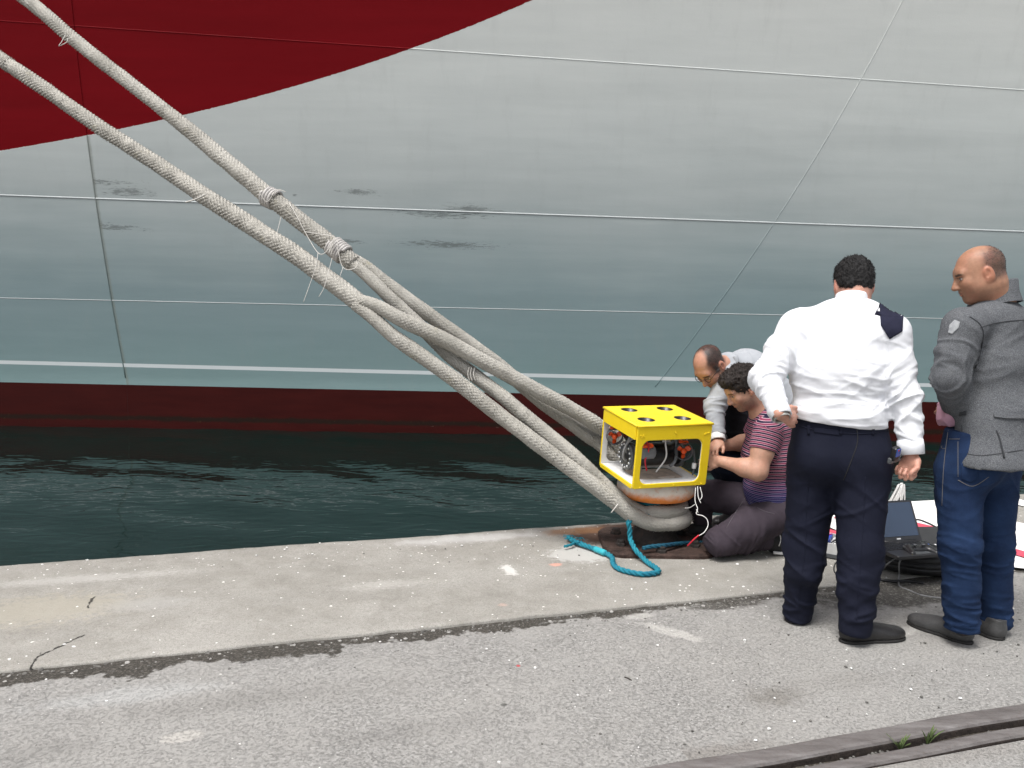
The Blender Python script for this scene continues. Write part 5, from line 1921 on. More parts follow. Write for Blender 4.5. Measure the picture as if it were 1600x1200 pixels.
M_SOLE = simple('shoe_sole', (.012, .011, .010), .7, .2, 40)
M_LEATHER = simple('black_leather', (.016, .015, .015), .42, .3, 25, .003, 60)
M_LEATHER2 = simple('worn_dark_leather', (.055, .055, .055), .5, .3, 25, .003, 60)
M_HAIR = fabric('black_hair', (.010, .009, .009), .4, 60, 260, .006, .55, spec=.4)
M_HAIRB = fabric('dark_brown_hair', (.022, .016, .013), .4, 60, 200, .006, .6, spec=.35)

def rough_hair(vf, scale, amp, seed):
    V, Fa = vf
    N = vnormals(V, Fa)
    n = vnoise(V * scale, seed) * .6 + vnoise(V * scale * 2.2, seed + 1) * .4
    return V + N * ((n - .45) * amp * 2)[:, None], Fa

UP = np.array([0, 0, 1.0])

# ------------------------------------------------------------------ man in the white shirt
def man_white_shirt():
    root = thing('person', 'person in white shirt and dark navy trousers seen from behind, left hand on hip', 'person', (ground(1300, 985)[0], ground(1300, 985)[1], 0))
    f = nrm((.32, .95, 0)); lat = nrm((.95, -.32, 0))
    pel, wai, che, upc, nek = at(1313, 700, 3.60), at(1311, 652, 3.60), at(1310, 580, 3.61), at(1316, 520, 3.65), at(1330, 484, 3.69)
    hc = at(1333, 446, 3.77)
    HM = head_axes((.16, .90, -.40))
    sL, eL, wL = at(1247, 512, 3.70), at(1196, 592, 3.60), at(1219, 646, 3.47)
    sR, eR, wR = at(1392, 520, 3.57), at(1414, 618, 3.50), at(1423, 700, 3.45)
    hL, kL, aL = at(1272, 722, 3.66), at(1259, 850, 3.66), at(1247, 958, 3.70)
    hR, kR, aR = at(1347, 726, 3.55), at(1344, 855, 3.49), at(1336, 980, 3.46)
    # shirt
    tiltn = nrm(-UP + lat * -.10)
    tk = SDF()
    tk.cone(wai + UP * -.03, che, .150, .152, .03, (lat, 1.30))
    tk.cone(che, upc, .152, .126, .05, (lat, 1.36))
    tk.cone(upc + lat * .02, nek, .115, .070, .07, (lat, 1.45))
    tk.ell(wai + UP * .015 - f * .01, (.205, .155, .075), np.stack([lat, f, UP], 1), .05)
    sd = SDF()
    sd.group(tk, .03, [(at(1313, 661, 3.6), tiltn)])
    sd.group(SDF().chain([sL, (sL + eL) / 2 + UP * .008, eL, wL], [.080, .074, .067, .047], .03), .035, [(wL + nrm(wL - eL) * .005, wL - eL)])
    sd.group(SDF().chain([sR, (sR + eR) / 2, eR, wR], [.078, .070, .066, .051], .03), .022, [(wR + nrm(wR - eR) * .02, wR - eR)])
    sd.cone(nek + lat * -.10 - UP * .035, sL, .06, .07, .06)
    sd.cone(nek + lat * .10 - UP * .045, sR, .06, .07, .06)
    vf = relax(*sd.mesh(.0065), it=2)
    vf = folds(*vf, [((wai + che) / 2 + UP * -.02, .22, UP + lat * .25, .055, .010, 2, 5), (wai + UP * .03, .2, UP, .035, .010, 4, 6), (che + lat * .15, .2, UP * .8 - lat * .6, .05, .009, 7, 5),
                     (eL, .13, nrm(wL - eL), .034, .010, 9, 3), ((sL + eL) / 2, .12, nrm(eL - sL) + UP * .4, .05, .008, 12, 4), (wL, .10, nrm(wL - eL) + UP * .4, .03, .006, 3, 3),
                     (eR, .16, nrm(wR - eR) + lat * .6, .042, .011, 14, 4), ((eR + wR) / 2, .12, nrm(wR - eR) - lat * .5, .038, .009, 17, 4), (sR - UP * .1, .12, nrm(eR - sR) - lat * .4, .05, .008, 19, 4),
                     (upc, .3, lat + UP * .3, .11, .006, 23, 4), (sL - UP * .06 + lat * .06, .12, lat + UP * .6, .04, .007, 29, 4)])
    shirt = obj('shirt', vf, fabric('white_shirt', (.70, .71, .735), .03, 9, 500, .0010, .85, fold=.004, fs=16), root)
    M_SH = shirt.data.materials[0]
    # collar band, cuffs
    col = []
    for k, (rr, zz) in enumerate(((.0, 0), (.0, .0), (.0, 0))):
        pass
    V, Fa = [], []
    n = 40
    for (r_, z_) in ((.066, -.030), (.070, .0), (.067, .030), (.0655, .034), (.062, .030), (.062, -.03)):
        for k in range(n):
            a = 2 * math.pi * k / n
            V.append(nek + UP * (.035 + z_) + f * (.012 + z_ * .25) + (lat * math.cos(a) * 1.06 + f * math.sin(a)) * r_ + UP * (-.022 * math.sin(a)))
    for i in range(5):
        for k in range(n):
            j = (k + 1) % n
            Fa.append((i * n + k, i * n + j, (i + 1) * n + j, (i + 1) * n + k))
    obj('collar', (V, Fa), M_SH, root)
    def cuff(w, e, r, ln):
        d = nrm(w - e)
        u_ = nrm(np.cross(d, (0.3, .2, 1)))
        v_ = np.cross(d, u_)
        M = frame(w, u_, v_, d)
        o = obj('cuff', xf(lathe([(r * .92, -ln), (r, -ln), (r * 1.04, -ln * .5), (r * 1.0, .010), (r * .9, .012), (r * .84, .0), (r * .84, -ln * .6)], 30, close=False), M), M_SH, root)
        return o
    cuff(wL + nrm(wL - eL) * .006, eL, .047, .05)
    cr = cuff(wR + nrm(wR - eR) * .018, eR, .054, .055)
    # yoke seam and shoulder board
    ep = cloth_patch(vf, [(1374, 474), (1392, 477), (1411, 490), (1409, 518), (1390, 530), (1376, 508)], .002, .004)
    for pix in ([(1384, 505), (1386, 545), (1384, 590)], [(1255, 500), (1290, 494), (1325, 491), (1360, 492)], [(1237, 515), (1234, 545), (1234, 570)]):
        obj('shirt_seam', tube(surf_line(vf, pix, .0), .0018, 5), M_SH, shirt)
    obj('shoulder_board', ep, fabric('navy_cloth', (.018, .019, .036), .2, 14), root)
    # trousers
    sd = SDF()
    sd.cone(wai - UP * .02, pel, .148, .163, .03, (lat, 1.36))
    sd.ell(pel - f * .045 - UP * .05 - lat * .085, (.115, .115, .12), None, .05)
    sd.ell(pel - f * .045 - UP * .05 + lat * .085, (.115, .115, .12), None, .05)
    sd.chain([hL, kL, aL], [.122, .094, .070], .035)
    sd.chain([hR, kR, aR], [.126, .100, .076], .035)
    sd.cone(kL, kL - UP * .12 - f * .02, .094, .086, .02)
    sd.cut(at(1313, 655, 3.6), -tiltn)
    sd.cut(aL - UP * .035, -UP + lat * .1, aL - .16, aL + .1)
    sd.cut(aR - UP * .03, -UP - lat * .05, aR - .16, aR + .1)
    vt = relax(*sd.mesh(.0065), it=2)
    def dn(a, b): return nrm(b - a)
    vt = folds(*vt, [(kL, .2, UP + lat * .5, .075, .011, 3, 4), (kR, .22, UP - lat * .6, .08, .013, 5, 4), (hL - UP * .1, .16, UP - lat * .8, .07, .009, 8, 4), (hR - UP * .08, .17, UP + lat * .9, .07, .010, 9, 4),
                     (aL + UP * .07, .14, UP + lat * .2, .05, .009, 11, 3), (aR + UP * .08, .15, UP - lat * .3, .055, .011, 12, 3), (pel - UP * .08, .12, lat, .05, .007, 15, 3), (kR - UP * .18, .2, UP + lat * .3, .07, .008, 18, 4)])
    tro = obj('trousers', vt, fabric('navy_trousers', (.0085, .0100, .0205), .15, 7, 500, .001, .8, fold=.004, fs=12), root)
    obj('seam', tube(surf_line(vt, [(1338, 668), (1340, 690), (1330, 720), (1318, 750)]), .0022, 5), M_TYRE, tro)
    obj('waistband', tube(surf_line(vt, [(1240, 662), (1275, 672), (1320, 677), (1360, 677), (1386, 672)]), .003, 5), tro.data.materials[0], tro)
    for px in (1262, 1312, 1362):
        obj('belt_loop', cloth_patch(vt, [(px, 664), (px + 4, 664), (px + 4, 680), (px, 680)], .001, .003, 2, 3), tro.data.materials[0], tro)
    obj('leg_crease', tube(surf_line(vt, [(1352, 745), (1350, 800), (1346, 860), (1342, 920), (1338, 975)], -.0005), .0022, 5), tro.data.materials[0], tro)
    obj('leg_crease', tube(surf_line(vt, [(1264, 745), (1260, 800), (1258, 860), (1250, 920), (1247, 955)], -.0005), .0022, 5), tro.data.materials[0], tro)
    pk = cloth_patch(vt, [(1272, 668), (1311, 672), (1311, 680), (1272, 675)], .001, .003)
    obj('pocket_welt', pk, tro.data.materials[0], tro)
    # shoes
    shoe('shoe', ground(1313, 1000, 0), ground(1412, 993, 0), M_LEATHER, M_SOLE, root, .05, .085)
    hl = ground(1236, 972, 0)
    shoe('shoe', hl, hl + nrm((.55, .83, 0)) * .29, M_LEATHER, M_SOLE, root, .05, .085)
    # body under the clothes: one surface from head to ankles
    sd = SDF()
    w = add_head(sd, hc, HM, 1.02, 1.12)
    sd.cone(hc + HM @ np.array([0, -.035, -.055]), nek - UP * .02, .064, .068, .04)
    sd.cone(nek - UP * .01, upc, .05, .09, .05, (lat, 1.4))
    sd.cone(upc, pel, .10, .11, .05, (lat, 1.35))
    sd.chain([upc - lat * .1, sL, eL, wL], [.06, .055, .048, .030], .03)
    sd.chain([upc + lat * .1, sR, eR, wR], [.06, .055, .048, .031], .03)
    sd.chain([pel, hL, kL, aL], [.09, .09, .065, .042], .03)
    sd.chain([pel, hR, kR, aR], [.09, .09, .065, .042], .03)
    # left hand on the hip, thumb towards the back
    dL = nrm(at(1243, 657, 3.46) - wL)
    add_hand(sd, wL + dL * .012, nrm(dL * .7 + f * .75), nrm(UP * .25 - f * .8 - lat * .3), -1, .5, 1.02, (.25, .95, .25), .1, .03)
    # right fist
    dR = nrm(nrm(wR - eR) * .9 - lat * .28)
    add_hand(sd, wR + nrm(wR - eR) * .03, dR, nrm(f * .75 - lat * -.5), 1, 1.25, 1.05, (.35, .75, -.55), .7, .0)
    vb = sd.mesh(.0046)
    vb = relax(*vb, it=1, lam=.3)
    body = obj('body', vb, M_SKIN, root)
    vattr(body, 'Col', skin_colours(vb[0], (.50, .265, .195), [(hc, HM, 1.02, {'beard': .5})]), True)
    # hair: thick, cut short at the nape
    sd = SDF()
    def e(p, r, k=.02, op='add'): sd.ell(hc + HM @ (np.asarray(p) * 1.02), np.asarray(r) * 1.02, HM, k, op)
    e((0, -.016, .042), (.084, .104, .090))
    e((0, -.055, -.004), (.074, .060, .062), .03)
    e((0, .085, -.045), (.085, .080, .085), .02, 'sub')
    e((.104, -.004, -.032), (.045, .048, .062), .006, 'sub'); e((-.104, -.004, -.032), (.045, .048, .062), .006, 'sub')
    sd.cut(hc + HM @ np.array([0, -.06, -.052]), HM @ np.array([0, .25, -1.0]))
    vh = rough_hair(sd.mesh(.004), 62, .0075, 4)
    obj('hair', join(vh, strands(vh, 5200, .011, 3)), M_HAIR, root)
    # watch
    d = nrm(wL - eL)
    pw = wL + d * .022
    u_ = nrm(np.cross(d, UP)); v_ = np.cross(d, u_)
    wt = obj('watch', xf(lathe([(.033, -.010), (.036, -.009), (.036, .009), (.033, .010), (.031, 0)], 28, close=False), frame(pw, u_, v_, d)), simple('watch_steel', (.42, .41, .38), .35, .15, 60, .002, 200, .7), root)
    return root, wR, dR, vf

p_white, WR_, DR_, _vf = man_white_shirt()

# small device hanging from that hand
dv = at(1398, 712, 3.40)
dev = thing('handheld_device', 'small black device with a blue face held by the hanging right hand', 'device', dv, (.25, -.15, .5))
obj('housing', box((0, 0, .012), (.035, .026, .062), .006), M_BLK, dev, local=True, smooth=False)
obj('face', box((0, -.0135, .020), (.026, .004, .036), .001), simple('device_blue', (.03, .09, .34), .3), dev, local=True, smooth=False)
obj('red_key', box((-.003, -.0150, .033), (.010, .003, .007), .001), simple('device_red', (.5, .03, .04), .4), dev, local=True, smooth=False)
obj('clamp', join(box((.005, 0, -.026), (.075, .016, .010), .003), box((-.030, 0, -.018), (.010, .016, .026), .003)), M_DGR, dev, local=True, smooth=False)
obj('lead', tube(spline([(.02, 0, -.024), (.04, .0, -.020), (.055, .004, -.006), (.06, .01, .01)], .005), .003, 6), M_BLK, dev, local=True)

# ------------------------------------------------------------------ man in the grey jacket and jeans
def man_grey_jacket():
    g0 = ground(1530, 995)
    root = thing('person', 'balding person in grey tweed jacket and blue jeans looking down to the left', 'person', (g0[0], g0[1], 0))
    f = nrm((-.62, .78, 0)); lat = nrm((.78, .62, 0))      # lat: his right
    pel, wai, che, upc, nek = at(1527, 705, 3.50), at(1546, 650, 3.55), at(1553, 570, 3.55), at(1556, 505, 3.56), at(1556, 462, 3.57)
    hc = at(1530, 428, 3.54)
    HM = head_axes((-.92, .20, -.34))
    sL, eL, wL = at(1506, 512, 3.43), at(1484, 590, 3.40), at(1491, 634, 3.53)
    sR, eR, wR = at(1609, 508, 3.70), at(1622, 605, 3.74), at(1604, 690, 3.66)
    hL, kL, aL = at(1499, 735, 3.47), at(1500, 852, 3.44), at(1503, 978, 3.46)
    hR, kR, aR = at(1553, 735, 3.57), at(1552, 852, 3.57), at(1555, 972, 3.60)
    hem = at(1553, 716, 3.44)
    # jacket
    sd = SDF()
    jw = at(1557, 650, 3.50)
    sd.cone(hem - UP * .03, jw, .166, .148, .03, (lat, 1.20))
    sd.cone(jw, che, .142, .140, .05, (lat, 1.38))
    sd.cone(che, upc, .140, .118, .05, (lat, 1.45))
    sd.cone(upc - UP * .01, nek - UP * .075, .098, .062, .05, (lat, 1.35))
    sd.group(SDF().chain([sL, (sL + eL) / 2 - lat * .005, eL, wL], [.083, .076, .070, .055], .03), .035, [(wL, wL - eL)])
    sd.group(SDF().chain([sR, eR, wR], [.083, .070, .055], .03), .035, [(wR, wR - eR)])
    sd.cone(nek - lat * .08 - UP * .095, sL - UP * .005, .058, .074, .05)
    sd.cone(nek + lat * .08 - UP * .095, sR - UP * .005, .058, .074, .05)
    sd.cut(at(1560, 717, 3.5), -UP + lat * .05)
    vf = relax(*sd.mesh(.0065), it=2)
    vf = folds(*vf, [(eL, .13, nrm(wL - eL) + UP * .5, .036, .0125, 2, 4), ((sL + eL) / 2, .11, nrm(eL - sL) - lat * .4, .042, .014, 5, 4), (sL, .09, lat + UP * .3, .05, .007, 6, 3),
                     (jw + lat * .05, .2, UP + lat * .2, .06, .009, 8, 5), (hem, .2, lat, .08, .011, 10, 4), (che, .25, UP - lat * .4, .08, .009, 12, 5), (sL + lat * .07 - UP * .1, .1, lat - UP * .2, .04, .007, 15, 4)])
    t = NT('grey_tweed')
    n1 = t.noise(260, 4, .8)
    n2 = t.noise(30, 4, .7)
    c = t.ramp(n1, [(.32, (.045, .048, .054)), (.5, (.105, .11, .118)), (.7, (.21, .215, .225))])
    c = t.mix(t.math('MULTIPLY', t.smooth(n2, .45, .75), .4), c, (.16, .165, .17))
    M_TW = t.fin(c, .95, 0, t.bump(t.noise(300, 3, .7), .003), .1)
    jk = obj('jacket', vf, M_TW, root)
    M_DK = simple('seam_dark', (.03, .032, .036), .9)
    for pix, r in (([(1532, 512), (1550, 506), (1575, 502), (1600, 500)], .0022), ([(1515, 495), (1530, 505), (1536, 518), (1533, 545), (1524, 575)], .0028),
                   ([(1503, 707), (1530, 712), (1560, 709), (1598, 703)], .0018), ([(1503, 664), (1504, 690)], .002)):
        obj('seam', tube(surf_line(vf, pix), r, 5), M_DK, jk)
    obj('back_vent', tube(surf_line(vf, [(1557, 672), (1563, 690), (1569, 716)]), .004, 5), M_DK, jk)
    obj('pocket_flap', cloth_patch(vf, [(1552, 646), (1600, 648), (1600, 654), (1570, 654), (1553, 652)], .003, .006), M_TW, jk)
    obj('side_strap', cloth_patch(vf, [(1500, 644), (1510, 642), (1510, 648), (1500, 650)], .003, .004), M_DK, jk)
    obj('elbow_patch', cloth_patch(vf, [(1482, 520), (1484, 508), (1492, 500), (1500, 503), (1498, 512), (1488, 522)], .0015, .002), fabric('pale_patch', (.32, .33, .34), .25, 60), jk)
    # collar: standing fold round the neck, open at the front
    def collar(nm, mat, r0, r1, z0, z1, a0, a1, tilt):
        V, Fa = [], []
        n = 36
        prof = [(r0, z0), (r1, (z0 + z1) / 2), (r1 * .93, z1), (r1 * .90, z1 + .004), (r1 * .84, z1 - .002), (r0 * .86, z0)]
        for (r_, z_) in prof:
            for k in range(n):
                a = math.radians(a0 + (a1 - a0) * k / (n - 1))
                dr = lat * math.cos(a) + f * math.sin(a)
                V.append(nek + UP * (z_ - tilt * math.sin(a)) + dr * r_ + f * .006)
        for i in range(5):
            for k in range(n - 1):
                Fa.append((i * n + k, i * n + k + 1, (i + 1) * n + k + 1, (i + 1) * n + k))
        obj(nm, (V, Fa), mat, root)
    collar('jacket_collar', M_TW, .112, .094, -.045, .048, 118, 422, .025)
    collar('shirt_collar', fabric('pale_shirt', (.72, .72, .72), .05), .074, .070, -.03, .030, 100, 440, .02)
    # shirt front below the jacket: pink hem
    M_PINK = fabric('pink_shirt', (.62, .36, .46), .06, 9, 400, .001)
    sd = SDF()
    sd.cone(at(1500, 655, 3.60), at(1512, 600, 3.62), .095, .085, .03)
    sd.ell(at(1487, 642, 3.58), (.060, .07, .062), None, .03)
    sd.cut(at(1490, 664, 3.55), -UP + np.array([.35, 0, 0]))
    vp = folds(*sd.mesh(.006), [(at(1485, 648, 3.55), .12, (1, 0, .5), .035, .008, 3, 3)])
    obj('shirt', vp, M_PINK, root)
    # jeans
    sd = SDF()
    sd.cone(at(1530, 668, 3.51), pel, .130, .145, .03, (lat, 1.25))
    sd.ell(pel - f * .025 - UP * .06 - lat * .075, (.10, .10, .12), None, .05)
    sd.ell(pel - f * .025 - UP * .06 + lat * .075, (.10, .10, .12), None, .05)
    sd.chain([hL, kL, aL], [.105, .084, .072], .03)
    sd.chain([hR, kR, aR], [.108, .082, .070], .03)
    sd.cut(at(1500, 671, 3.5), UP)
    sd.cut(aL - UP * .02, -UP, aL - .12, aL + .1)
    sd.cut(aR - UP * .02, -UP, aR - .12, aR + .1)
    vt = relax(*sd.mesh(.0065), it=2)
    vt = folds(*vt, [(kL - UP * .02, .13, UP + lat * .2, .030, .008, 2, 4), (kR - UP * .02, .13, UP - lat * .2, .030, .008, 4, 4), (aL + UP * .06, .12, UP, .030, .011, 6, 4), (aR + UP * .06, .12, UP, .030, .011, 8, 4),
                     (hL - UP * .08, .15, UP - lat * .7, .05, .007, 10, 4), (hR - UP * .05, .15, UP + lat * .7, .05, .007, 12, 4), ((kL + aL) / 2, .15, UP + lat * .4, .05, .006, 14, 3)])
    t = NT('blue_denim')
    c = t.ramp(t.noise(9, 4, .6), [(.3, (.0085, .0185, .050)), (.7, (.0175, .038, .094))])
    c = t.mix(t.math('MULTIPLY', t.smooth(t.noise(320, 3, .8), .5, .75), .25), c, (.045, .075, .14))
    M_JN = t.fin(c, .9, 0, t.bump(t.noise(420, 3, .7), .002), .15)
    jn = obj('jeans', vt, M_JN, root)
    M_ST = simple('jeans_stitch', (.13, .125, .12), .8)
    for pix in ([(1482, 672), (1478, 700), (1474, 740), (1472, 790)], [(1497, 690), (1497, 745)], [(1465, 694), (1470, 700), (1477, 701)], [(1497, 750), (1520, 760), (1545, 745)], [(1483, 686), (1500, 686)]):
        obj('stitching', tube(surf_line(vt, pix), .0014, 4), M_ST, jn)
    obj('back_pocket', cloth_patch(vt, [(1502, 724), (1528, 724), (1528, 748), (1516, 754), (1502, 748)], .001, .002), M_JN, jn)
    # shoes
    shoe('shoe', ground(1519, 1004, 0), ground(1419, 969, 0), M_LEATHER2, M_SOLE, root, .05, .085)
    shoe('shoe', ground(1568, 998, 0), ground(1500, 972, 0), M_LEATHER2, M_SOLE, root, .05, .085)
    # body
    sd = SDF()
    add_head(sd, hc, HM, 1.01, 1.16)
    sd.cone(hc + HM @ np.array([0, -.035, -.055]), nek - UP * .03, .066, .072, .04)
    sd.cone(nek - UP * .02, upc, .055, .09, .05, (lat, 1.4))
    sd.cone(upc, wai, .085, .075, .05, (lat, 1.3))
    sd.cone(wai, pel, .075, .09, .05, (lat, 1.25))
    sd.chain([upc - lat * .1, sL, eL, wL], [.06, .055, .046, .03], .03)
    sd.chain([upc + lat * .1, sR, eR, wR], [.06, .055, .046, .03], .03)
    sd.chain([pel, hL, kL, aL], [.09, .085, .06, .045], .03)
    sd.chain([pel, hR, kR, aR], [.09, .085, .06, .045], .03)
    add_hand(sd, wL + nrm(wL - eL) * .015, nrm(f * .9 + lat * .5), nrm(-f * .2 - lat * .8 + UP * .4), -1, .7, 1.0, (.5, .7, -.3))
    add_hand(sd, wR + nrm(wR - eR) * .015, nrm(nrm(wR - eR) - lat * .1), nrm(lat), -1, .5, 1.0, (.5, .7, -.3))
    vb = relax(*sd.mesh(.0046), it=1, lam=.3)
    body = obj('body', vb, M_SKIN, root)
    cc = skin_colours(vb[0], (.355, .185, .115), [(hc, HM, 1.01, {'beard': .25, 'stubble': {'bald': (0, .045, .105), 'r': (.075, .10, .075), 'amt': .80, 'front': .012, 'col': (.035, .030, .029)}})])
    vattr(body, 'Col', cc, True)
    pool = np.where((cc.mean(1) < (.13 if cc.mean() < .1 or hc[0] > 2 else .08)) & (np.linalg.norm(vb[0] - hc, axis=1) < .17) & (((vb[0] - hc) @ HM)[:, 1] < .05) & (((vb[0] - hc) @ HM)[:, 2] > -.06))[0]
    if len(pool): obj('cropped_hair', strands(vb, 2600, .0055, 7, .3, pool, .0009), M_HAIRB, root)
    return root
man_grey_jacket()

# ------------------------------------------------------------------ kneeling man in the striped T-shirt
def man_stripes():
    g0 = ground(1150, 865)
    root = thing('person', 'dark-haired person in a pink and navy striped T-shirt kneeling at the yellow robot', 'person', (g0[0], g0[1], 0))
    f = nrm((-.98, -.16, 0)); lat = nrm((-.16, .98, 0))    # lat: his right, away from the camera
    pel, wai, che, upc, nek = at(1207, 795, 4.80), at(1203, 762, 4.80), at(1201, 715, 4.79), at(1202, 668, 4.78), at(1190, 645, 4.77)
    hc = at(1160, 606, 4.73)
    HM = head_axes((-.80, -.16, -.58))
    sL, eL, wL = at(1199, 672, 4.62), at(1184, 736, 4.56), at(1127, 721, 4.70)
    sR, eR, wR = at(1186, 668, 4.98), at(1174, 690, 5.02), at(1130, 697, 4.90)
    sd = SDF()
    sd.cone(pel - UP * .02, wai, .140, .142, .03, (lat, 1.22))
    sd.cone(wai, che, .142, .146, .05, (lat, 1.22))
    sd.cone(che, upc, .146, .120, .05, (lat, 1.35))
    sd.cone(upc, nek, .105, .062, .06, (lat, 1.3))
    e1 = sL + (eL - sL) * .50
    e2 = sR + (eR - sR) * .55
    dL, dR = nrm(eL - sL), nrm(eR - sR)
    sd.group(SDF().cone(sL, e1 + dL * .05, .084, .080, .03), .035, [(e1, dL)])
    sd.group(SDF().cone(sR, e2 + dR * .05, .084, .078, .03), .035, [(e2, dR)])
    sd.cut(at(1205, 792, 4.8), nrm((.25, 0, -1)))
    vf = relax(*sd.mesh(.0065), it=2)
    vf = folds(*vf, [(che - f * .05, .2, UP + f * .4, .06, .008, 2, 4), (wai, .17, UP, .04, .009, 5, 5), (sL + f * .02, .09, dL + f * .3, .045, .006, 8, 3), (che + f * .1, .12, UP - f * .5, .045, .008, 11, 4)])
    t = NT('striped_jersey')
    v = t.attr('stripe')
    g = t.attr('low')
    fr = t.math('FRACT', t.math('DIVIDE', v, .0225))
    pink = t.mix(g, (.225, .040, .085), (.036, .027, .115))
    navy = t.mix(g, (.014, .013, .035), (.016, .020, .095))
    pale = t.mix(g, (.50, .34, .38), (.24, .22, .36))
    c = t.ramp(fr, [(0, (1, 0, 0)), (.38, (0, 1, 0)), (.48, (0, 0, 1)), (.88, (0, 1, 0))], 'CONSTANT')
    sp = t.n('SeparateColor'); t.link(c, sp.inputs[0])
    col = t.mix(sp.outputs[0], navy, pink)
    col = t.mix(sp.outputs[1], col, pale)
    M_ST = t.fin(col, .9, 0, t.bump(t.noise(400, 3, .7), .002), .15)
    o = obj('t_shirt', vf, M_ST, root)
    V = np.asarray(vf[0])
    ax = nrm(upc - wai)
    st = (V - wai) @ ax
    def segd(a, b):
        ba = b - a
        tt = np.clip(((V - a) @ ba) / (ba @ ba), .0, 1)
        return np.linalg.norm(V - a - tt[:, None] * ba, axis=1)
    onarm = ((segd(sL + dL * .03, e1) < .105) & ((V - sL) @ dL > .00) & ((V - sL) @ lat < .045)) | ((segd(sR, e2) < .1) & ((V - sR) @ dR > .02))
    sta = np.where((V - sL) @ lat < .2, (V - sL) @ dL, (V - sR) @ dR)
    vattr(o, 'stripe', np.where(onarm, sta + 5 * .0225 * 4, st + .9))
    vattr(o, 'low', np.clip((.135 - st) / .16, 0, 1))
    # trousers: left knee down, right knee up
    kL, aL = at(1124, 846, 4.60), at(1200, 848, 4.72)
    kL[2] = max(kL[2], .095); aL[2] = .085
    hL, hR = pel - lat * .10 + UP * .0, pel + lat * .10
    kR, aR = at(1092, 770, 5.02), at(1097, 812, 5.06)
    aR[2] = .11
    sd = SDF()
    sd.group(SDF().ell(pel - UP * .02, (.165, .185, .13), np.stack([f, lat, UP], 1), .04), .04, [(at(1205, 777, 4.8), (-.25, 0, 1))])
    sd.chain([hL, (hL + kL) / 2 + UP * .01, kL], [.125, .112, .088], .04)
    sd.chain([kL, (kL + aL) / 2, aL], [.085, .074, .060], .03)
    sd.chain([hR, kR], [.125, .095], .04)
    sd.chain([kR, aR], [.088, .065], .03)
    sd.cut((0, 0, .004), -UP)
    sd.cut(aL, nrm(aL - kL), aL - .10, aL + .10)
    sd.cut(aR - UP * .02, -UP, aR - .1, aR + .1)
    vt = relax(*sd.mesh(.0065), it=2)
    vt = folds(*vt, [((hL + kL) / 2, .2, nrm(kL - hL) + UP * .5, .06, .014, 2, 5), (kL, .13, nrm(kL - hL) - UP * .3, .036, .011, 4, 4), ((kL + aL) / 2, .15, nrm(aL - kL), .042, .014, 6, 4), (hL, .14, nrm(kL - hL) - UP * .4, .04, .013, 19, 5), (pel, .15, UP + f, .045, .011, 9, 4), (kR, .2, nrm(kR - hR), .06, .009, 12, 3)])
    M_TR = fabric('plum_grey_trousers', (.048, .038, .048), .2, 7, 420, .0015, fold=.006, fs=11)
    tr_ = obj('trousers', vt, M_TR, root)
    M_SM = simple('trouser_seam', (.10, .088, .10), .9)
    for pix in ([(1166, 772), (1172, 785), (1190, 797), (1210, 803)], [(1166, 775), (1150, 800), (1135, 825)]):
        obj('seam', tube(surf_line(vt, pix), .0018, 4), M_SM, tr_)
    # sneakers
    M_SNK = simple('black_sneaker', (.012, .012, .013), .7, .3, 40, .004, 120)
    M_WSO = simple('white_sole', (.72, .71, .69), .6, .1)
    toe = aL + np.array([.045, .01, 0]); toe[2] = .03
    hl = aL + np.array([.075, .03, .075])
    sd = SDF()
    fd = nrm(toe - hl)
    sd.cone(aL + np.array([.03, .0, .0]), hl, .045, .042, .02)
    sd.cone(hl, toe + np.array([.04, 0, 0]), .044, .040, .03)
    sd.cone(aL, toe, .045, .036, .03)
    sd.cut((0, 0, .010), -UP)
    sn_ = obj('sneaker', relax(*sd.mesh(.005), it=1), M_SNK, root)
    sp_ = [hl + np.array([.042, -.015, .01]), (hl + toe) / 2 + np.array([.065, -.02, .0]), toe + np.array([.075, -.015, -.005])]
    obj('sole', tube(spline(sp_, .01), .018, 8), M_WSO, sn_)
    obj('toe_rim', tube(spline([toe + np.array([-.02, -.045, -.012]), toe + np.array([.03, -.05, -.014]), toe + np.array([.08, -.03, -.012])], .01), .010, 8), M_WSO, sn_)
    obj('lace_loop', tube(spline([aL + np.array([.02, -.05, .04]), aL + np.array([.045, -.055, .06]), aL + np.array([.06, -.05, .02]), aL + np.array([.05, -.052, -.02])], .008), .003, 6), M_WSO, sn_)
    h2 = np.array([aR[0] + .07, aR[1], 0])
    shoe('sneaker', h2, h2 + nrm((-.97, -.1, 0)) * .29, M_SNK, M_SOLE, root, .05, .08, z=.004)
    # body
    sd = SDF()
    add_head(sd, hc, HM, 1.06, 1.02)
    sd.cone(hc + HM @ np.array([0, -.035, -.055]), nek - UP * .02, .058, .062, .04)
    sd.cone(nek - UP * .01, upc, .05, .09, .05, (lat, 1.3))
    sd.cone(upc, pel, .10, .11, .05, (lat, 1.2))
    sd.chain([upc - lat * .1, sL, (sL + eL) / 2, eL], [.06, .062, .064, .056], .03)
    sd.chain([eL, eL + (wL - eL) * .35, wL], [.054, .052, .032], .03)
    sd.chain([upc + lat * .1, sR, eR], [.06, .062, .054], .03)
    sd.chain([eR, eR + (wR - eR) * .35, wR], [.052, .050, .031], .03)
    sd.chain([pel, hL, kL, aL], [.09, .085, .06, .04], .03)
    sd.chain([pel, hR, kR, aR], [.09, .085, .06, .04], .03)
    add_hand(sd, wL + nrm(wL - eL) * .01, nrm(nrm(wL - eL) + lat * .15 - UP * .05), nrm(-lat + UP * .4), -1, .4, 1.05, (.55, .75, -.35), .5, .04, .030)
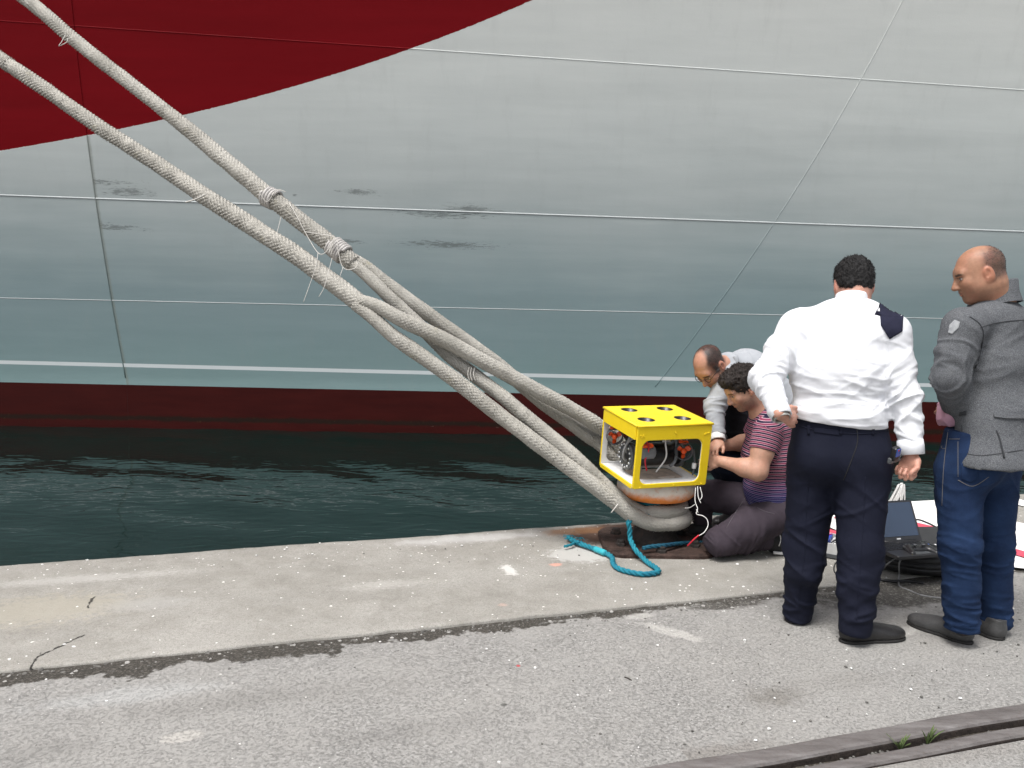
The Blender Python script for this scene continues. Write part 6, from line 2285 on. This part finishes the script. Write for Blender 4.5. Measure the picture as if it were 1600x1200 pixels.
    add_hand(sd, wR + nrm(wR - eR) * .01, nrm(nrm(wR - eR) - lat * .2 - UP * .1), nrm(UP + lat * .5), 1, .45, 1.05, (.55, .75, -.35), .5, .04, .029)
    vb = relax(*sd.mesh(.0046), it=1, lam=.3)
    body = obj('body', vb, M_SKIN, root)
    vattr(body, 'Col', skin_colours(vb[0], (.47, .265, .185), [(hc, HM, 1.06, {'beard': .62})]), True)
    sd = SDF()
    def e(p, r, k=.02, op='add'): sd.ell(hc + HM @ (np.asarray(p) * 1.06), np.asarray(r) * 1.06, HM, k, op)
    e((0, -.014, .044), (.087, .108, .092))
    e((0, .040, .088), (.066, .060, .036), .03)
    e((0, -.058, .0), (.074, .058, .066), .03)
    e((0, .105, -.030), (.085, .080, .085), .02, 'sub')
    e((.098, .030, -.040), (.035, .038, .050), .01, 'sub'); e((-.098, .030, -.040), (.035, .038, .050), .01, 'sub')
    sd.cut(hc + HM @ np.array([0, -.06, -.062]), HM @ np.array([0, .25, -1.0]))
    vh = rough_hair(sd.mesh(.0042), 44, .015, 8)
    obj('hair', join(vh, strands(vh, 4200, .015, 5, 1.2)), M_HAIRB, root)
    return root
man_stripes()

# ------------------------------------------------------------------ stooping man in the light grey jacket
def man_light_jacket():
    g0 = at(1180, 800, 5.25)
    root = thing('person', 'balding person with glasses and light grey jacket stooping behind the robot', 'person', (g0[0], g0[1], 0))
    f = nrm((-.90, -.44, 0)); lat = nrm((-.44, .90, 0))
    hip = at(1218, 690, 5.32)
    mid, upc, nek = at(1200, 625, 5.26), at(1168, 578, 5.18), at(1139, 568, 5.10)
    hc = at(1109, 572, 5.00)
    HM = head_axes((-.45, -.42, -.80), -.1)
    sL, eL, wL = at(1139, 592, 4.99), at(1116, 636, 4.95), at(1121, 680, 4.84)
    sR, eR, wR = at(1180, 580, 5.36), at(1150, 640, 5.32), at(1120, 690, 5.12)
    M_LJ = fabric('light_grey_jacket', (.34, .355, .375), .07, 9, 420, .0015, fold=.004, fs=22)
    sd = SDF()
    sd.cone(hip + UP * .03, mid, .150, .165, .04, (lat, 1.2))
    sd.cone(mid, upc, .165, .135, .05, (lat, 1.3))
    sd.cone(upc, nek, .120, .075, .05, (lat, 1.3))
    sd.group(SDF().chain([sL, eL, wL], [.080, .066, .050], .03), .04, [(wL, wL - eL)])
    sd.group(SDF().chain([sR, eR, wR], [.082, .070, .050], .03), .04, [(wR, wR - eR)])
    # jacket hangs open in front
    sd.ell(at(1148, 650, 5.10), (.10, .12, .15), None, .03, 'sub')
    vf = relax(*sd.mesh(.0065), it=2)
    vf = folds(*vf, [(eL, .12, nrm(wL - eL), .035, .009, 2, 3), (wL, .1, nrm(wL - eL), .03, .007, 3, 3), (sL, .1, lat + UP, .04, .008, 5, 3), (upc, .2, f + UP * .4, .06, .007, 8, 4), (mid, .25, nrm(upc - mid), .08, .009, 11, 4)])
    jk = obj('jacket', vf, M_LJ, root)
    d = nrm(wL - eL)
    u_ = nrm(np.cross(d, (0.3, .2, 1))); v_ = np.cross(d, u_)
    obj('shirt_cuff', xf(lathe([(.044, -.02), (.046, .012), (.047, .032), (.043, .036), (.038, .02), (.038, -.01)], 26, close=False), frame(wL, u_, v_, d)), fabric('white_cuff', (.80, .80, .80), .04), root)
    # collar roll round the neck
    ring = []
    hd = nrm(hc - nek)
    uu = nrm(np.cross(hd, UP)); vv = np.cross(hd, uu)
    for k in range(30):
        a = math.radians(-30 + 250 * k / 29)
        ring.append(nek + hd * .02 + (uu * math.cos(a) + vv * math.sin(a)) * .082)
    obj('jacket_collar', tube(spline(ring, .02), .018, 8), M_LJ, root)
    sd = SDF()
    sd.cone(at(1162, 668, 5.16), at(1150, 600, 5.12), .125, .105, .05, (lat, 1.25))
    obj('jumper', folds(*sd.mesh(.007), [(at(1150, 640, 5.1), .2, UP, .06, .006, 3, 4)]), fabric('black_jumper', (.010, .010, .013), .2), root)
    kL, kR = at(1140, 722, 5.04), at(1130, 726, 5.36)
    aL, aR = at(1165, 812, 5.18), at(1150, 806, 5.42)
    aL[2] = aR[2] = .10
    sd = SDF()
    sd.ell(hip - UP * .02, (.16, .19, .15), np.stack([f, lat, UP], 1), .04)
    sd.chain([hip - lat * .10, kL, aL], [.12, .092, .066], .04)
    sd.chain([hip + lat * .10, kR, aR], [.12, .092, .066], .04)
    sd.cut(aL - UP * .03, -UP)
    vt = folds(*relax(*sd.mesh(.0075), it=2), [(kL, .2, UP, .06, .010, 3, 4)])
    obj('trousers', vt, fabric('dark_blue_trousers', (.010, .014, .026), .2), root)
    for a in (aL, aR):
        h_ = np.array([a[0] + .06, a[1], 0])
        shoe('shoe', h_, h_ + f * .28, M_LEATHER, M_SOLE, root, .05, .08, z=.0)
    sd = SDF()
    add_head(sd, hc, HM, 1.10, 1.08)
    sd.cone(hc + HM @ np.array([0, -.035, -.055]), nek + (upc - nek) * .3, .062, .068, .04)
    sd.cone(nek, upc, .055, .09, .05, (lat, 1.3))
    sd.cone(upc, mid, .09, .11, .05, (lat, 1.2)); sd.cone(mid, hip, .11, .11, .05, (lat, 1.2))
    sd.chain([upc - lat * .1, sL, eL, wL], [.06, .055, .046, .03], .03)
    sd.chain([upc + lat * .1, sR, eR, wR], [.06, .055, .046, .03], .03)
    sd.chain([hip, kL, aL], [.09, .06, .042], .03); sd.chain([hip, kR, aR], [.09, .06, .042], .03)
    add_hand(sd, wL + d * .035, nrm(d * .7 + f * .6), nrm(-lat * .3 + UP * .3 + f), -1, .55, 1.02, (.5, .8, -.3))
    add_hand(sd, wR + nrm(wR - eR) * .02, nrm(nrm(wR - eR) + f * .5), nrm(UP), 1, .5, 1.0, (.5, .8, -.3))
    vb = relax(*sd.mesh(.0046), it=1, lam=.3)
    body = obj('body', vb, M_SKIN, root)
    cc = skin_colours(vb[0], (.42, .225, .155), [(hc, HM, 1.10, {'beard': .3, 'stubble': {'bald': (0, .06, .10), 'r': (.046, .078, .055), 'amt': 1.0, 'front': .070, 'col': (.012, .010, .010)}})])
    vattr(body, 'Col', cc, True)
    pool = np.where((cc.mean(1) < (.13 if cc.mean() < .1 or hc[0] > 2 else .08)) & (np.linalg.norm(vb[0] - hc, axis=1) < .17) & (((vb[0] - hc) @ HM)[:, 1] < .05) & (((vb[0] - hc) @ HM)[:, 2] > -.06))[0]
    if len(pool): obj('cropped_hair', strands(vb, 2600, .0055, 7, .3, pool, .0009), M_HAIRB, root)
    # glasses
    def w(p): return hc + HM @ (np.asarray(p) * 1.10)
    gl = obj('glasses', join(*[tube([w((sx * .032 + .021 * math.cos(a), .106 - .008 * abs(math.cos(a)) , .002 + .015 * math.sin(a))) for a in np.linspace(0, 6.283, 22)], .0018, 6) for sx in (-1, 1)],
                             tube([w((-.011, .108, .006)), w((0, .112, .008)), w((.011, .108, .006))], .0016, 6),
                             *[tube([w((sx * .053, .098, .006)), w((sx * .078, .04, .010)), w((sx * .084, -.01, .006))], .0018, 6) for sx in (-1, 1)]), M_BLK, root)
    return root
man_light_jacket()

# ================================================================== SMALL THINGS ON THE GROUND
def chunk(c, r, rg_):
    """a small irregular stone"""
    a = (1 + 5 ** .5) / 2
    base = [(-1, a, 0), (1, a, 0), (-1, -a, 0), (1, -a, 0), (0, -1, a), (0, 1, a), (0, -1, -a), (0, 1, -a), (a, 0, -1), (a, 0, 1), (-a, 0, -1), (-a, 0, 1)]
    F_ = [(0, 11, 5), (0, 5, 1), (0, 1, 7), (0, 7, 10), (0, 10, 11), (1, 5, 9), (5, 11, 4), (11, 10, 2), (10, 7, 6), (7, 1, 8), (3, 9, 4), (3, 4, 2), (3, 2, 6), (3, 6, 8), (3, 8, 9), (4, 9, 5), (2, 4, 11), (6, 2, 10), (8, 6, 7), (9, 8, 1)]
    sc = np.array([rg_.uniform(.7, 1.3), rg_.uniform(.7, 1.3), rg_.uniform(.4, .8)]) * r / 1.9
    V = [tuple(np.asarray(b) * sc * rg_.uniform(.8, 1.15) + c) for b in base]
    return V, F_
rg2 = np.random.default_rng(21)
def scatter(n, fn, rmin, rmax):
    parts = []
    for _ in range(n):
        s, nn, z = fn()
        r = rmin + (rmax - rmin) * rg2.random() ** 3
        parts.append(chunk(q(s, nn, z + r * .15), r, rg2))
    return join(*parts)
sA, sB = -3.2, 4.2
M_G1 = simple('dark_gravel', (.12, .115, .105), .95, .5, 60)
M_G2 = simple('grey_gravel', (.34, .33, .31), .95, .35, 60)
M_G3 = simple('white_chips', (.70, .69, .67), .9, .12, 60)
tag(obj('gravel', scatter(1500, lambda: (rg2.uniform(sA, sB), JOINT_N - .005 - abs(rg2.normal(0, .08)), -.014), .003, .012), M_G1, smooth=False), kind='stuff')
tag(obj('gravel', scatter(600, lambda: (rg2.uniform(sA, sB), JOINT_N - .02 - abs(rg2.normal(0, .11)), -.012), .003, .011), M_G2, smooth=False), kind='stuff')
tag(obj('gravel', scatter(700, lambda: (rg2.uniform(-1, 3.5), rg2.uniform(RAIL2_HI + .002, RAIL_MID - .002), -.033), .002, .009), M_G1, smooth=False), kind='stuff')
tag(obj('pale_chips', scatter(620, lambda: (rg2.uniform(sA - .6, sB), rg2.uniform(JOINT_N + .02, EDGE_N - .03), -.001), .002, .008), M_G3, smooth=False), kind='stuff')
tag(obj('pale_chips', scatter(300, lambda: (rg2.uniform(-2.6, 4), rg2.uniform(RAIL_HI + .03, JOINT_N - .05), -.007), .002, .007), M_G3, smooth=False), kind='stuff')
tag(obj('gravel', scatter(520, lambda: (rg2.uniform(-2.6, 4), rg2.uniform(RAIL_HI + .03, JOINT_N - .05), -.007), .002, .007), M_G1, smooth=False), kind='stuff')
tag(obj('gravel', scatter(240, lambda: (rg2.uniform(sA, sB), rg2.uniform(JOINT_N + .02, EDGE_N - .03), -.001), .0015, .006), M_G1, smooth=False), kind='stuff')

# weeds in the rail groove
M_WEED = simple('weed_leaf', (.10, .145, .045), .8, .35, 40)
def weed(px, py, n, h, label, dry=0.0):
    c = q(sn(ground(px, py))[0], (RAIL_MID + RAIL2_HI) / 2, -.034)
    root = thing('weed', label, 'weed', (c[0], c[1], -.034), group='weeds in the rail groove')
    for k in range(n):
        a = rg2.uniform(0, 6.28)
        lean = rg2.uniform(.15, .75)
        L = h * rg2.uniform(.6, 1.0)
        d = np.array([math.cos(a), math.sin(a), 0])
        sd_ = np.array([-math.sin(a), math.cos(a), 0])
        V, Fa = [], []
        for i in range(6):
            t_ = i / 5
            p = c + d * lean * L * t_ ** 1.6 + UP * (L * t_ * (1 - .25 * lean * t_))
            w = .0042 * (1 - t_) ** .7 * (.5 + t_ * 1.6) + .0003
            V += [p - sd_ * w, p + sd_ * w + UP * .0012, p - UP * .0012]
        for i in range(5):
            b = 3 * i
            Fa += [(b, b + 1, b + 4, b + 3), (b + 1, b + 2, b + 5, b + 4), (b + 2, b, b + 3, b + 5)]
        obj('leaf', (V, Fa), M_WEED, root)
    return root
weed(1407, 1162, 14, .075, 'wider grey-green weed growing between the two rails')
weed(1446, 1152, 10, .085, 'slimmer weed between the rails, nearer the right edge')
# twig and pebble on the asphalt
tw = spline([ground(976, 1058, -.006), ground(982, 1060, -.004), ground(987, 1063, -.007)], .004)
tag(obj('twig', tube(tw, .0026, 6), simple('twig_bark', (.05, .042, .035), .9)), 'tiny dark twig lying on the open asphalt', 'twig')
